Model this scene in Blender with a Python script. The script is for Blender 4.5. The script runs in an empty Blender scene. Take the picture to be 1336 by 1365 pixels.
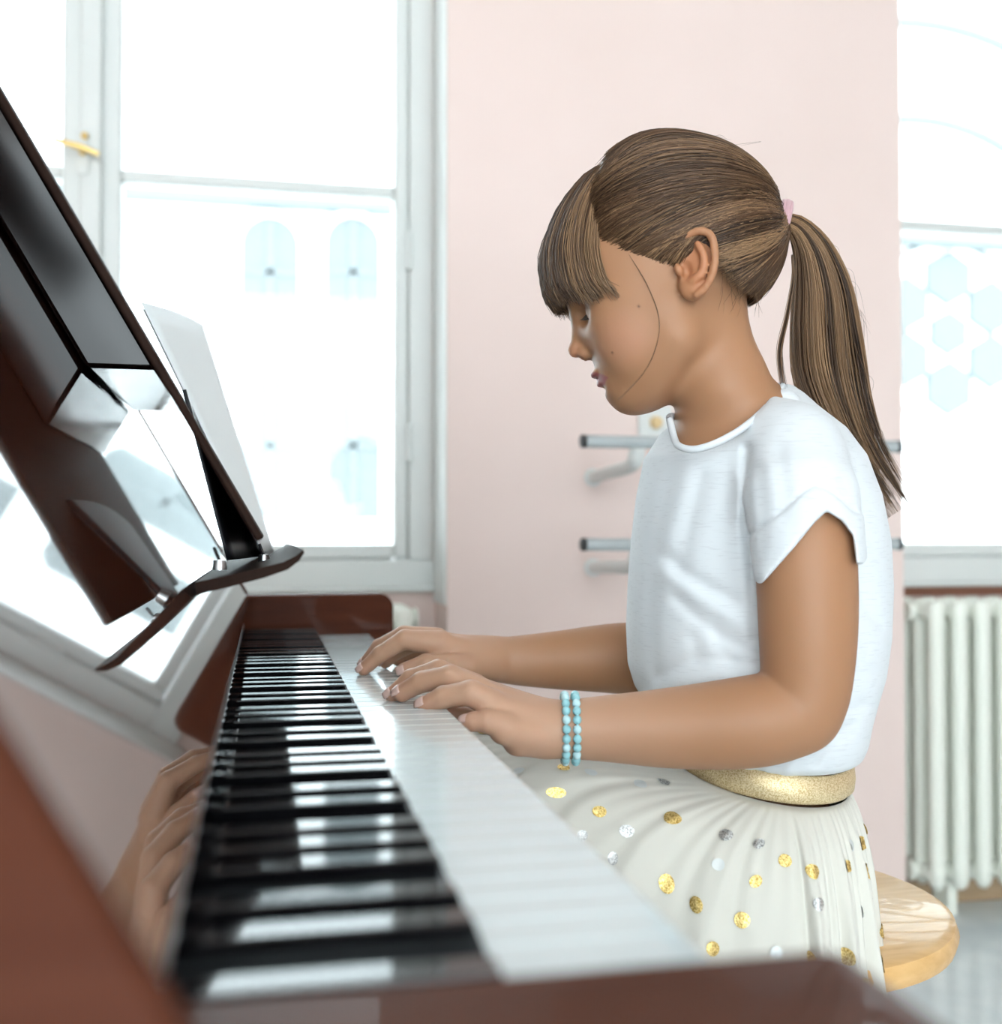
import bpy, math, random
import numpy as np
from mathutils import Vector

rng = np.random.default_rng(7)
random.seed(7)
scene = bpy.context.scene
C = scene.collection

# ------------------------------------------------------------------ camera
EYE = 0.855                       # eye height above the floor
FPX = 1500.0                      # focal length in pixels of the 1336 x 1365 frame
YAW = math.atan(316 / FPX)
PITCH = math.atan((712 - 682.5) / FPX)
sa, ca = math.sin(YAW), math.cos(YAW)
CAM = np.array([0.0, 0.0, EYE])
Rv = np.array([ca, -sa, 0.0])
F0 = np.array([sa, ca, 0.0])
Fv = F0 * math.cos(PITCH) + np.array([0, 0, 1.0]) * math.sin(PITCH)
Uv = -F0 * math.sin(PITCH) + np.array([0, 0, 1.0]) * math.cos(PITCH)
cam_d = bpy.data.cameras.new('camera')
cam_o = bpy.data.objects.new('camera', cam_d)
C.objects.link(cam_o)
cam_o.location = CAM
cam_o.rotation_euler = (math.pi / 2 + PITCH, 0, -YAW)
cam_d.sensor_fit = 'HORIZONTAL'
cam_d.sensor_width = 36
cam_d.lens = 36 * FPX / 1336
cam_d.clip_start = 0.02
cam_d.clip_end = 100
cam_d.dof.use_dof = True
cam_d.dof.focus_distance = 0.95
cam_d.dof.aperture_fstop = 4.6
scene.camera = cam_o

# ------------------------------------------------------------------ world and exposure
w = bpy.data.worlds.new('world')
scene.world = w
w.use_nodes = True
bg = w.node_tree.nodes['Background']
bg.inputs[0].default_value = (0.86, 0.97, 1.02, 1)
bg.inputs[1].default_value = 5.0
scene.view_settings.view_transform = 'Standard'
scene.view_settings.look = 'None'
scene.view_settings.gamma = 1
scene.view_settings.use_curve_mapping = False
scene.view_settings.exposure = 0.68
# unseen fill lights added under the ceiling, behind the camera
FILL_LIGHTS = [(-1.2, -1.4, 4), (0.9, -1.4, 3)]

# ------------------------------------------------------------------ helpers
def cc(px, py, D):
    """camera-space point of a pixel at a forward depth"""
    return np.array([(px - 668) / FPX * D, (682.5 - py) / FPX * D, D])

def c2w(p):
    p = np.asarray(p, float)
    return CAM + p[..., 0:1] * Rv + p[..., 1:2] * Uv + p[..., 2:3] * Fv

def W(px, py, D):
    return c2w(cc(px, py, D))

def on_y(px, py, Y):
    """point of the plane y = Y on the pixel's line of sight"""
    d = c2w(cc(px, py, 1.0)) - CAM
    return CAM + d * (Y / d[1])

def tag(o, label=None, cat=None, group=None, kind=None):
    for k, v in (('label', label), ('category', cat), ('group', group), ('kind', kind)):
        if v: o[k] = v
    return o

def empty(name, loc=(0, 0, 0), **kw):
    o = bpy.data.objects.new(name, None)
    C.objects.link(o)
    o.location = loc
    o.empty_display_size = 0.05
    bpy.context.view_layer.update()
    return tag(o, **kw)

def link(name, me, mat, parent=None, smooth=False):
    o = bpy.data.objects.new(name, me)
    C.objects.link(o)
    if mat is not None and not me.materials: me.materials.append(mat)
    if smooth: me.shade_smooth()
    if parent is not None:
        o.parent = parent
        o.matrix_parent_inverse = world_matrix(parent).inverted()
    return o

def world_matrix(o):
    from mathutils import Matrix
    m = Matrix.LocRotScale(o.location, o.rotation_euler, o.scale)
    if o.parent is not None:
        return world_matrix(o.parent) @ o.matrix_parent_inverse @ m
    return m

def mesh_np(name, verts, quads=None, tris=None, attr=None):
    me = bpy.data.meshes.new(name)
    verts = np.ascontiguousarray(verts, np.float32)
    parts, sizes = [], []
    if quads is not None and len(quads):
        parts.append(np.asarray(quads, np.int32).ravel()); sizes += [np.full(len(quads), 4, np.int32)]
    if tris is not None and len(tris):
        parts.append(np.asarray(tris, np.int32).ravel()); sizes += [np.full(len(tris), 3, np.int32)]
    idx = np.concatenate(parts); tot = np.concatenate(sizes)
    start = np.concatenate([[0], np.cumsum(tot)[:-1]]).astype(np.int32)
    me.vertices.add(len(verts)); me.loops.add(len(idx)); me.polygons.add(len(tot))
    me.vertices.foreach_set('co', verts.ravel())
    me.loops.foreach_set('vertex_index', idx)
    me.polygons.foreach_set('loop_start', start)
    if attr is not None:
        for k, v in attr.items():
            a = me.color_attributes.new(k, 'FLOAT_COLOR', 'POINT')
            a.data.foreach_set('color', np.ascontiguousarray(v, np.float32).ravel())
    me.update(calc_edges=True)
    me.validate()
    return me

class MB:
    """collects simple solids into one mesh"""
    def __init__(s): s.v, s.f = [], []
    def add(s, verts, faces):
        n = len(s.v)
        s.v += [tuple(map(float, p)) for p in verts]
        s.f += [tuple(n + i for i in f) for f in faces]
        return s
    def box(s, x0, x1, y0, y1, z0, z1):
        v = [(x, y, z) for z in (z0, z1) for y in (y0, y1) for x in (x0, x1)]
        return s.add(v, [(0, 2, 3, 1), (4, 5, 7, 6), (0, 1, 5, 4), (2, 6, 7, 3), (0, 4, 6, 2), (1, 3, 7, 5)])
    def hexa(s, p):   # 8 corners: four of the bottom ring, four of the top ring
        return s.add(p, [(3, 2, 1, 0), (4, 5, 6, 7), (0, 1, 5, 4), (1, 2, 6, 5), (2, 3, 7, 6), (3, 0, 4, 7)])
    def prism(s, prof, h0, h1, fn):
        """profile (list of 2-D points) swept from h0 to h1, fn(p, q, h) -> xyz"""
        n = len(prof)
        v = [fn(p, q, h0) for p, q in prof] + [fn(p, q, h1) for p, q in prof]
        f = [tuple(range(n))[::-1], tuple(range(n, 2 * n))] + [(i, (i + 1) % n, n + (i + 1) % n, n + i) for i in range(n)]
        return s.add(v, f)
    def tube(s, pts, rad, sides=12, cap=True):
        pts = [Vector(p) for p in pts]
        if not hasattr(rad, '__len__'): rad = [rad] * len(pts)
        v, f = [], []
        nrm = None
        for i, p in enumerate(pts):
            t = (pts[min(i + 1, len(pts) - 1)] - pts[max(i - 1, 0)]).normalized()
            if nrm is None:
                nrm = t.orthogonal().normalized()
            else:
                nrm = (nrm - t * nrm.dot(t)).normalized()
            b = t.cross(nrm)
            for k in range(sides):
                a = 2 * math.pi * k / sides
                v.append(p + (nrm * math.cos(a) + b * math.sin(a)) * rad[i])
        for i in range(len(pts) - 1):
            for k in range(sides):
                k2 = (k + 1) % sides
                f.append((i * sides + k, i * sides + k2, (i + 1) * sides + k2, (i + 1) * sides + k))
        if cap:
            f.append(tuple(range(sides))[::-1]); n = (len(pts) - 1) * sides
            f.append(tuple(range(n, n + sides)))
        return s.add(v, f)
    def lathe(s, prof, cx, cy, seg=32):
        """profile [(r, z)...] about a vertical axis"""
        v, f = [], []
        for r, z in prof:
            for k in range(seg):
                a = 2 * math.pi * k / seg
                v.append((cx + r * math.cos(a), cy + r * math.sin(a), z))
        for i in range(len(prof) - 1):
            for k in range(seg):
                k2 = (k + 1) % seg
                f.append((i * seg + k, i * seg + k2, (i + 1) * seg + k2, (i + 1) * seg + k))
        f.append(tuple(range(seg))[::-1]); n = (len(prof) - 1) * seg
        f.append(tuple(range(n, n + seg)))
        return s.add(v, f)
    def ball(s, c, r, seg=10, rings=7, sc=(1, 1, 1)):
        v, f = [], []
        for i in range(1, rings):
            th = math.pi * i / rings
            for k in range(seg):
                a = 2 * math.pi * k / seg
                v.append((c[0] + r * sc[0] * math.sin(th) * math.cos(a), c[1] + r * sc[1] * math.sin(th) * math.sin(a), c[2] + r * sc[2] * math.cos(th)))
        v += [(c[0], c[1], c[2] + r * sc[2]), (c[0], c[1], c[2] - r * sc[2])]
        for i in range(rings - 2):
            for k in range(seg):
                k2 = (k + 1) % seg
                f.append((i * seg + k, (i + 1) * seg + k, (i + 1) * seg + k2, i * seg + k2))
        t = (rings - 1) * seg
        for k in range(seg):
            f.append((t, k, (k + 1) % seg)); f.append((t + 1, (rings - 2) * seg + (k + 1) % seg, (rings - 2) * seg + k))
        return s.add(v, f)
    def mesh(s, name):
        me = bpy.data.meshes.new(name)
        me.from_pydata(s.v, [], s.f)
        me.update()
        return me
    def build(s, name, mat, parent=None, bevel=0, smooth=False, seg=2):
        o = link(name, s.mesh(name), mat, parent)
        if bevel:
            m = o.modifiers.new('bevel', 'BEVEL'); m.width = bevel; m.segments = seg; m.limit_method = 'ANGLE'; m.angle_limit = 0.6
            m.harden_normals = False
        if smooth or bevel:
            o.data.shade_smooth()
            if bevel or smooth == 'auto':
                try: o.data.set_sharp_from_angle(angle=0.7)
                except Exception: pass
        return o

def smooth_path(pts, n=40):
    """Catmull-Rom through control points (any dimension)"""
    P = np.asarray(pts, float)
    P = np.vstack([2 * P[0] - P[1], P, 2 * P[-1] - P[-2]])
    m = len(P) - 3
    t = np.linspace(0, m, n); i = np.minimum(t.astype(int), m - 1); u = (t - i)[:, None]
    a, b, c, d = P[i], P[i + 1], P[i + 2], P[i + 3]
    return 0.5 * (2 * b + (c - a) * u + (2 * a - 5 * b + 4 * c - d) * u ** 2 + (3 * b - a - 3 * c + d) * u ** 3)

# ------------------------------------------------------------------ materials
M = {}
def mat(name, col, rough=0.5, metal=0.0, spec=0.5, ior=1.5, coat=0.0, coat_rough=0.03, sss=0.0, sheen=0.0):
    m = bpy.data.materials.new(name); m.use_nodes = True
    b = m.node_tree.nodes['Principled BSDF']
    b.inputs['Base Color'].default_value = (*col, 1)
    b.inputs['Roughness'].default_value = rough
    b.inputs['Metallic'].default_value = metal
    b.inputs['IOR'].default_value = ior
    b.inputs['Specular IOR Level'].default_value = spec
    b.inputs['Coat Weight'].default_value = coat
    b.inputs['Coat Roughness'].default_value = coat_rough
    if sss:
        b.inputs['Subsurface Weight'].default_value = sss
        b.inputs['Subsurface Radius'].default_value = (0.008, 0.003, 0.0015)
        b.inputs['Subsurface Scale'].default_value = 1.0
    if sheen: b.inputs['Sheen Weight'].default_value = sheen
    M[name] = m
    return m
def N(m, t, **kw):
    n = m.node_tree.nodes.new(t)
    for k, v in kw.items():
        if hasattr(n, k): setattr(n, k, v)
        else: n.inputs[k.replace('_', ' ')].default_value = v
    return n
def L(m, a, b): m.node_tree.links.new(a, b)
def bsdf(m): return m.node_tree.nodes['Principled BSDF']
def ramp(m, stops):
    r = N(m, 'ShaderNodeValToRGB')
    e = r.color_ramp.elements
    while len(e) < len(stops): e.new(0.5)
    for i, (p, c) in enumerate(stops):
        e[i].position = p; e[i].color = (*c, 1)
    return r
def noise_color(m, scale, stops, detail=4, stretch=(1, 1, 1), bump=0.0, bump_dist=0.002):
    tc = N(m, 'ShaderNodeTexCoord'); mp = N(m, 'ShaderNodeMapping'); mp.inputs['Scale'].default_value = stretch
    nz = N(m, 'ShaderNodeTexNoise'); nz.inputs['Scale'].default_value = scale; nz.inputs['Detail'].default_value = detail
    L(m, tc.outputs['Object'], mp.inputs[0]); L(m, mp.outputs[0], nz.inputs['Vector'])
    r = ramp(m, stops); L(m, nz.outputs['Fac'], r.inputs[0]); L(m, r.outputs[0], bsdf(m).inputs['Base Color'])
    if bump:
        bp = N(m, 'ShaderNodeBump'); bp.inputs['Strength'].default_value = bump; bp.inputs['Distance'].default_value = bump_dist
        L(m, nz.outputs['Fac'], bp.inputs['Height']); L(m, bp.outputs[0], bsdf(m).inputs['Normal'])
    return m

noise_color(mat('pink_wall', (0.8, 0.6, 0.53), 0.75), 2.2, [(0.3, (0.82, 0.665, 0.61)), (0.7, (0.86, 0.705, 0.655))], bump=0.15, bump_dist=0.003)
noise_color(mat('white_paint', (0.83, 0.85, 0.83), 0.4), 3, [(0.3, (0.70, 0.73, 0.71)), (0.7, (0.76, 0.78, 0.76))])
noise_color(mat('floor_lino', (0.5, 0.53, 0.54), 0.12, ior=1.7), 14, [(0.35, (0.68, 0.76, 0.79)), (0.65, (0.76, 0.83, 0.85))], detail=6)
noise_color(mat('ceiling_white', (0.85, 0.85, 0.84), 0.8), 3, [(0.3, (0.56, 0.56, 0.55)), (0.7, (0.60, 0.60, 0.59))])
def wood(name, dark, light, rough, ior, stretch, coat=1.0, wave=0.0):
    m = mat(name, light, rough, ior=ior, coat=coat, coat_rough=0.02)
    bsdf(m).inputs['Coat IOR'].default_value = ior
    noise_color(m, 12, [(0.25, dark), (0.8, light)], detail=5, stretch=stretch)
    if wave:
        tc = N(m, 'ShaderNodeTexCoord'); nz = N(m, 'ShaderNodeTexNoise'); nz.inputs['Scale'].default_value = 9; nz.inputs['Detail'].default_value = 1
        bp = N(m, 'ShaderNodeBump'); bp.inputs['Strength'].default_value = wave; bp.inputs['Distance'].default_value = 0.002
        L(m, tc.outputs['Object'], nz.inputs['Vector']); L(m, nz.outputs['Fac'], bp.inputs['Height'])
        L(m, bp.outputs[0], bsdf(m).inputs['Normal']); L(m, bp.outputs[0], bsdf(m).inputs['Coat Normal'])
    return m
wood('piano_wood', (0.060, 0.016, 0.0075), (0.088, 0.025, 0.011), 0.6, 1.4, (1, 9, 9), coat=0.10)
bsdf(M['piano_wood']).inputs['Specular IOR Level'].default_value = 0.12
wood('mirror_wood', (0.045, 0.015, 0.008), (0.065, 0.022, 0.012), 0.03, 5.0, (6, 0.5, 6), coat=0.0)
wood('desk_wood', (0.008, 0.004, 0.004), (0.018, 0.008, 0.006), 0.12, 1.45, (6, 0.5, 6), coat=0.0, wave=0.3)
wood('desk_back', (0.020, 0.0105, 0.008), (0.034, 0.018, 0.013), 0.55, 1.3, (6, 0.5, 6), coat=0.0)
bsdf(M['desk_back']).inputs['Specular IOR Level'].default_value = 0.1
wood('seat_wood', (0.60, 0.34, 0.12), (0.78, 0.50, 0.22), 0.45, 1.45, (1.5, 9, 9), coat=0.3)
wood('plinth_wood', (0.42, 0.29, 0.17), (0.55, 0.40, 0.26), 0.45, 1.45, (1, 8, 8), coat=0.1)
wood('brown_rail', (0.18, 0.075, 0.045), (0.24, 0.10, 0.06), 0.5, 1.45, (1, 8, 8), coat=0.0)
mat('ivory', (0.66, 0.75, 0.76), 0.16, ior=1.5, coat=0.6)
mat('ebony', (0.005, 0.005, 0.006), 0.07, ior=1.6)
mat('key_shadow', (0.02, 0.015, 0.012), 0.8)
mat('felt_red', (0.06, 0.012, 0.012), 0.9)
mat('brass', (0.85, 0.62, 0.25), 0.3, metal=1)
mat('steel', (0.66, 0.68, 0.69), 0.28, metal=1)
mat('rail_grey', (0.52, 0.57, 0.58), 0.25, metal=0.35)
mat('black_plastic', (0.01, 0.01, 0.012), 0.4)
mat('book_black', (0.006, 0.007, 0.011), 0.5)
mat('paper', (0.86, 0.91, 0.92), 0.7)
mat('radiator_paint', (0.90, 0.92, 0.83), 0.35)
mat('facade', (0.93, 0.94, 0.94), 0.8)
mat('facade_glass', (0.150, 0.168, 0.172), 0.8, spec=0)
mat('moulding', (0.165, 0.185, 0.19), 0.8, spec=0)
mat('ground', (0.7, 0.72, 0.72), 0.9)
mat('knob_yellow', (0.75, 0.55, 0.28), 0.4)
g = bpy.data.materials.new('window_glass'); g.use_nodes = True; M['window_glass'] = g
for n in list(g.node_tree.nodes): g.node_tree.nodes.remove(n)
_o = N(g, 'ShaderNodeOutputMaterial'); _mx = N(g, 'ShaderNodeMixShader'); _t = N(g, 'ShaderNodeBsdfTransparent'); _gl = N(g, 'ShaderNodeBsdfGlossy'); _fr = N(g, 'ShaderNodeFresnel')
_t.inputs[0].default_value = (0.97, 0.99, 0.99, 1); _gl.inputs['Roughness'].default_value = 0.02; _fr.inputs[0].default_value = 1.35
L(g, _fr.outputs[0], _mx.inputs[0]); L(g, _t.outputs[0], _mx.inputs[1]); L(g, _gl.outputs[0], _mx.inputs[2]); L(g, _mx.outputs[0], _o.inputs[0])

def attr_mat(name, rough, sss=0.0, sheen=0.0, spec=0.5, bump=None):
    m = mat(name, (0.8, 0.8, 0.8), rough, sss=sss, sheen=sheen, spec=spec)
    a = N(m, 'ShaderNodeAttribute'); a.attribute_name = 'col'
    L(m, a.outputs['Color'], bsdf(m).inputs['Base Color'])
    if bump:
        tc = N(m, 'ShaderNodeTexCoord'); nz = N(m, 'ShaderNodeTexNoise'); nz.inputs['Scale'].default_value = bump[0]; nz.inputs['Detail'].default_value = 3
        bp = N(m, 'ShaderNodeBump'); bp.inputs['Strength'].default_value = bump[1]; bp.inputs['Distance'].default_value = bump[2]
        L(m, tc.outputs['Object'], nz.inputs['Vector']); L(m, nz.outputs['Fac'], bp.inputs['Height']); L(m, bp.outputs[0], bsdf(m).inputs['Normal'])
    return m
attr_mat('skin', 0.5, sss=0.12, spec=0.35, bump=(420, 0.12, 0.0006))
attr_mat('hair', 0.42, spec=0.30)
attr_mat('bead', 0.2)

# ------------------------------------------------------------------ the room
WALL, NICHE = 2.25, 2.42        # front of the wall piers, and the window niche behind
X1 = on_y(597, 500, WALL)[0]    # left edge of the pier
X2 = on_y(1203, 500, WALL)[0]   # right edge of the pier
ZC = 3.1
def struct(name, mb, m, **kw):
    return tag(mb.build(name, M[m], **kw), kind='structure')
SILL = EYE - 0.125
WTOP = 2.75
XL0, XR1 = X1 - 1.43, X2 + 1.43
wb = MB()
wb.box(X1, X2, WALL, 2.75, 0, ZC)                                # the pier
wb.box(XL0, X1, NICHE, 2.75, 0, SILL).box(X2, XR1, NICHE, 2.75, 0, SILL)
wb.box(XL0, X1, WALL, 2.75, WTOP, ZC).box(X2, XR1, WALL, 2.75, WTOP, ZC)
wb.box(XL0 - 1.2, XL0, WALL, 2.75, 0, ZC).box(XR1, XR1 + 1.6, WALL, 2.75, 0, ZC)
struct('wall_back', wb, 'pink_wall')
rv = MB().box(X1 - 0.004, X1, WALL + 0.012, NICHE - 0.0005, SILL - 0.02, WTOP - 0.002)
struct('trim_1', rv, 'white_paint')
RX0, RX1, RY0 = XL0 - 1.2, XR1 + 1.6, -2.8
struct('floor', MB().box(RX0, RX1, RY0, 2.75, -0.1, 0), 'floor_lino')
struct('ceiling', MB().box(RX0, RX1, RY0, 2.75, ZC, ZC + 0.1), 'ceiling_white')
struct('wall_left', MB().box(RX0 - 0.1, RX0, RY0, 2.75, 0, ZC), 'pink_wall')
struct('wall_right', MB().box(RX1, RX1 + 0.1, RY0, 2.75, 0, ZC), 'pink_wall')
# unseen wall behind the camera, its wide window added and sized for fill light
struct('wall_rear', MB().box(RX0, -2.1, RY0 - 0.1, RY0, 0, ZC).box(1.2, RX1, RY0 - 0.1, RY0, 0, ZC).box(-2.1, 1.2, RY0 - 0.1, RY0, 0, 0.3).box(-2.1, 1.2, RY0 - 0.1, RY0, 2.5, ZC), 'pink_wall')
for i, (lx, ly, power) in enumerate(FILL_LIGHTS):  # square panels added to brighten the room, out of view
    lamp = empty('fill_light', (lx, ly, ZC), label='added square fill light under the ceiling, ' + ('left of the camera', 'right of the camera')[i], cat='lamp', group='added fill lights')
    MB().box(lx - 0.62, lx + 0.62, ly - 0.62, ly + 0.62, ZC - 0.03, ZC - 0.0005).build('housing', M['white_paint'], lamp, bevel=0.004)
    ld = bpy.data.lights.new('fill_area', 'AREA'); ld.shape = 'SQUARE'; ld.size = 1.2; ld.energy = power; ld.color = (0.95, 1.0, 1.03)
    lo = bpy.data.objects.new('fill_area', ld); C.objects.link(lo); lo.location = (0, 0, -0.035); lo.parent = lamp
struct('baseboard_back', MB().box(X1 + 0.001, X2 - 0.001, WALL - 0.018, WALL - 0.0005, 0.0005, 0.07), 'plinth_wood', bevel=0.004)
struct('baseboard_niche', MB().box(X2 + 0.001, XR1 - 0.001, NICHE - 0.07, NICHE - 0.0005, 0.0005, 0.055), 'plinth_wood', bevel=0.004)
struct('trim_2', MB().box(X2 + 0.001, XR1 - 0.001, NICHE - 0.012, NICHE - 0.0005, SILL - 0.022, SILL - 0.0005), 'brown_rail')

# windows ---------------------------------------------------------------
ZB = EYE + 0.752    # glazing bar
def bar(e, name, x0, x1, z0, z1, y0, y1, m='white_paint', bevel=0.004):
    return MB().box(x0, x1, y0, y1, z0, z1).build(name, M[m], e, bevel=bevel)
def window(name, x0, x1, mull, handle):
    e = empty(name, ((x0 + x1) / 2, NICHE + 0.05, SILL), kind='structure')
    e['label'] = 'tall white casement window ' + ('beside the piano' if handle else 'above the white radiator behind the girl')
    y0, y1 = NICHE + 0.02, NICHE + 0.1
    top = WTOP - 0.001
    bar(e, 'window_frame', x0 + 0.001, x0 + 0.055, SILL + 0.07, top, y0, y1)
    bar(e, 'window_frame', x1 - 0.055, x1 - 0.001, SILL + 0.07, top, y0, y1)
    bar(e, 'window_frame', x0 + 0.001, x1 - 0.001, SILL + 0.0005, SILL + 0.07, y0 - 0.018, y1)
    bar(e, 'window_frame', x0 + 0.055, x1 - 0.055, top - 0.06, top, y0, y1)
    bar(e, 'window_sill', x0 + 0.001, x1 - 0.001, SILL + 0.0005, SILL + 0.012, NICHE - 0.02, y0 - 0.0185)
    for s, (a, b) in enumerate(((x0 + 0.056, mull - 0.001), (mull + 0.001, x1 - 0.056))):
        in0, in1 = (0.03, 0.058) if s == 0 else (0.058, 0.03)
        ya, yb = y0 + 0.008, y1 - 0.01
        z0, z1 = SILL + 0.071, top - 0.061
        bar(e, 'sash_stile', a, a + in0, z0, z1, ya, yb, bevel=0.006)
        bar(e, 'sash_stile', b - in1, b, z0, z1, ya, yb, bevel=0.006)
        bar(e, 'sash_rail', a + in0, b - in1, z0, z0 + 0.032, ya, yb, bevel=0.006)
        bar(e, 'sash_rail', a + in0, b - in1, z1 - 0.045, z1, ya, yb, bevel=0.006)
        bar(e, 'glazing_bar', a + in0, b - in1, ZB - 0.013, ZB + 0.013, ya + 0.006, yb - 0.006, bevel=0.005)
        for (p, q) in ((z0 + 0.032, ZB - 0.013), (ZB + 0.013, z1 - 0.045)):
            MB().box(a + in0, b - in1, ya + 0.03, ya + 0.033, p, q).build('window_pane', M['window_glass'], e)
    bar(e, 'cover_strip', mull - 0.022, mull + 0.022, SILL + 0.071, top - 0.061, y0 - 0.012, y0 + 0.0075, bevel=0.006)
    for zz in (EYE + 0.2, EYE + 0.62):
        MB().tube([(x1 - 0.056, y0 - 0.004, zz - 0.04), (x1 - 0.056, y0 - 0.004, zz + 0.04)], 0.007).build('hinge', M['white_paint'], e, smooth='auto')
    if handle:
        hz = on_y(112, 207, y0)[2]
        hx = on_y(112, 207, y0)[0]
        h = MB().box(hx - 0.012, hx + 0.012, y0 - 0.017, y0 - 0.0125, hz - 0.045, hz + 0.05).build('handle_plate', M['white_paint'], e, bevel=0.003)
        MB().tube([(hx, y0 - 0.016, hz), (hx, y0 - 0.05, hz)], 0.007).tube([(hx - 0.05, y0 - 0.05, hz + 0.012), (hx, y0 - 0.052, hz), (hx + 0.036, y0 - 0.05, hz - 0.012)], [0.005, 0.007, 0.0055]).build('handle', M['brass'], h, smooth='auto')
        MB().ball((hx + 0.004, y0 - 0.02, hz + 0.034), 0.008).build('latch_knob', M['brass'], h, smooth=True)
    return e
window('window_1', XL0, X1, on_y(118, 400, NICHE)[0], True)
window('window_2', X2, XR1, (X2 + XR1) / 2, False)

# radiators ----------------------------------------------------------------
def radiator(x0, n, label, flip):
    yc = NICHE - 0.115
    e = empty('radiator', (x0 + (n - 1) * 0.0285, yc, 0.0), label=label, cat='radiator')
    zt, zb = EYE - 0.143, EYE - 0.79
    proto = None
    for i in range(n):
        if proto is None:
            mb = MB()
            for k, yy in enumerate((-0.058, -0.0, 0.058)):
                mb.tube([(0, yy, zb - EYE + 0.004), (0, yy, zb - EYE + 0.016), (0, yy, zb - EYE + 0.05), (0, yy, zt - EYE - 0.05), (0, yy, zt - EYE - 0.016), (0, yy, zt - EYE - 0.003)], [0.008, 0.017, 0.0185, 0.0185, 0.02, 0.012], 12)
            for zz in (zt - EYE - 0.03, zb - EYE + 0.035):
                mb.tube([(0, -0.066, zz), (0, -0.05, zz), (0, 0.05, zz), (0, 0.066, zz)], [0.012, 0.021, 0.021, 0.012], 12)
                mb.tube([(-0.0284, 0, zz), (0.0284, 0, zz)], 0.019, 10)
            proto = mb.mesh('radiator_section')
            proto.materials.append(M['radiator_paint']); proto.shade_smooth()
        o = link('section', proto, None, e)
        o.location = (x0 + i * 0.057, yc, EYE)
    endx = x0 - 0.03 if not flip else x0 + (n - 1) * 0.057 + 0.03
    s = -1 if not flip else 1
    for zz in (zt - 0.03, zb + 0.035):
        MB().tube([(endx - s * 0.001, yc, zz), (endx + s * 0.006, yc, zz)], [0.024, 0.02], 12).build('end_plug', M['radiator_paint'], e, smooth='auto')
    fx = [x0 + 0.057, x0 + (n - 2) * 0.057]
    for x in fx:
        MB().box(x - 0.012, x + 0.012, yc - 0.03, yc + 0.03, 0.0005, zb + 0.02).build('foot', M['radiator_paint'], e, bevel=0.003)
    return e
radiator(X2 + 0.075, 18, 'cream ribbed radiator below the window behind the girl', False)
radiator(on_y(553, 800, NICHE - 0.12)[0] - 0.03 - 11 * 0.057, 12, 'white radiator end peeping out behind the piano cheek', True)

# barre ------------------------------------------------------------------
YT = 1.96
def barre(zrel, label):
    z = EYE + zrel
    xa, xb = on_y(778, 588, YT)[0], on_y(1197, 588, YT)[0]
    e = empty('wall_barre', ((xa + xb) / 2, YT, z), label=label, cat='barre', group='two rails on the pink wall')
    MB().tube([(xa, YT, z), (xb, YT, z)], 0.0118, 20).build('rail', M['rail_grey'], e, smooth='auto')
    for x, s in ((xa, -1), (xb, 1)):
        MB().tube([(x - s * 0.004, YT, z), (x + s * 0.004, YT, z), (x + s * 0.006, YT, z)], [0.0123, 0.0123, 0.009], 16).build('end_cap', M['black_plastic'], e, smooth='auto')
    for x in (xa + 0.103, xb - 0.06):
        zz = z - 0.046
        path = smooth_path([(x, WALL - 0.001, zz - 0.004), (x, WALL - 0.12, zz), (x, YT + 0.045, zz + 0.004), (x, YT + 0.012, zz + 0.014), (x, YT, z - 0.009)], 24)
        b = MB().tube(path, [0.0135] * 14 + [0.0135 + 0.003 * math.sin(i / 9 * math.pi) for i in range(10)], 14).build('bracket', M['white_paint'], e, smooth='auto')
        MB().tube([(x, WALL - 0.0005, zz - 0.004), (x, WALL - 0.008, zz - 0.004)], 0.019, 18).build('wall_plate', M['white_paint'], b, smooth='auto')
barre(0.168, 'upper of the two grey wall rails behind the girl')
barre(-0.019, 'lower of the two grey wall rails behind the girl')

p = on_y(872, 564, WALL)
e = empty('light_switch', (p[0], WALL, p[2]), label='white switch plate on the pink wall below the girl\'s chin', cat='switch')
MB().box(p[0] - 0.037, p[0] + 0.037, WALL - 0.011, WALL - 0.0005, p[2] - 0.037, p[2] + 0.037).build('plate', M['white_paint'], e, bevel=0.004)
MB().tube([(p[0], WALL - 0.011, p[2]), (p[0], WALL - 0.024, p[2])], [0.014, 0.011], 16).build('knob', M['knob_yellow'], e, smooth='auto')

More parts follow.
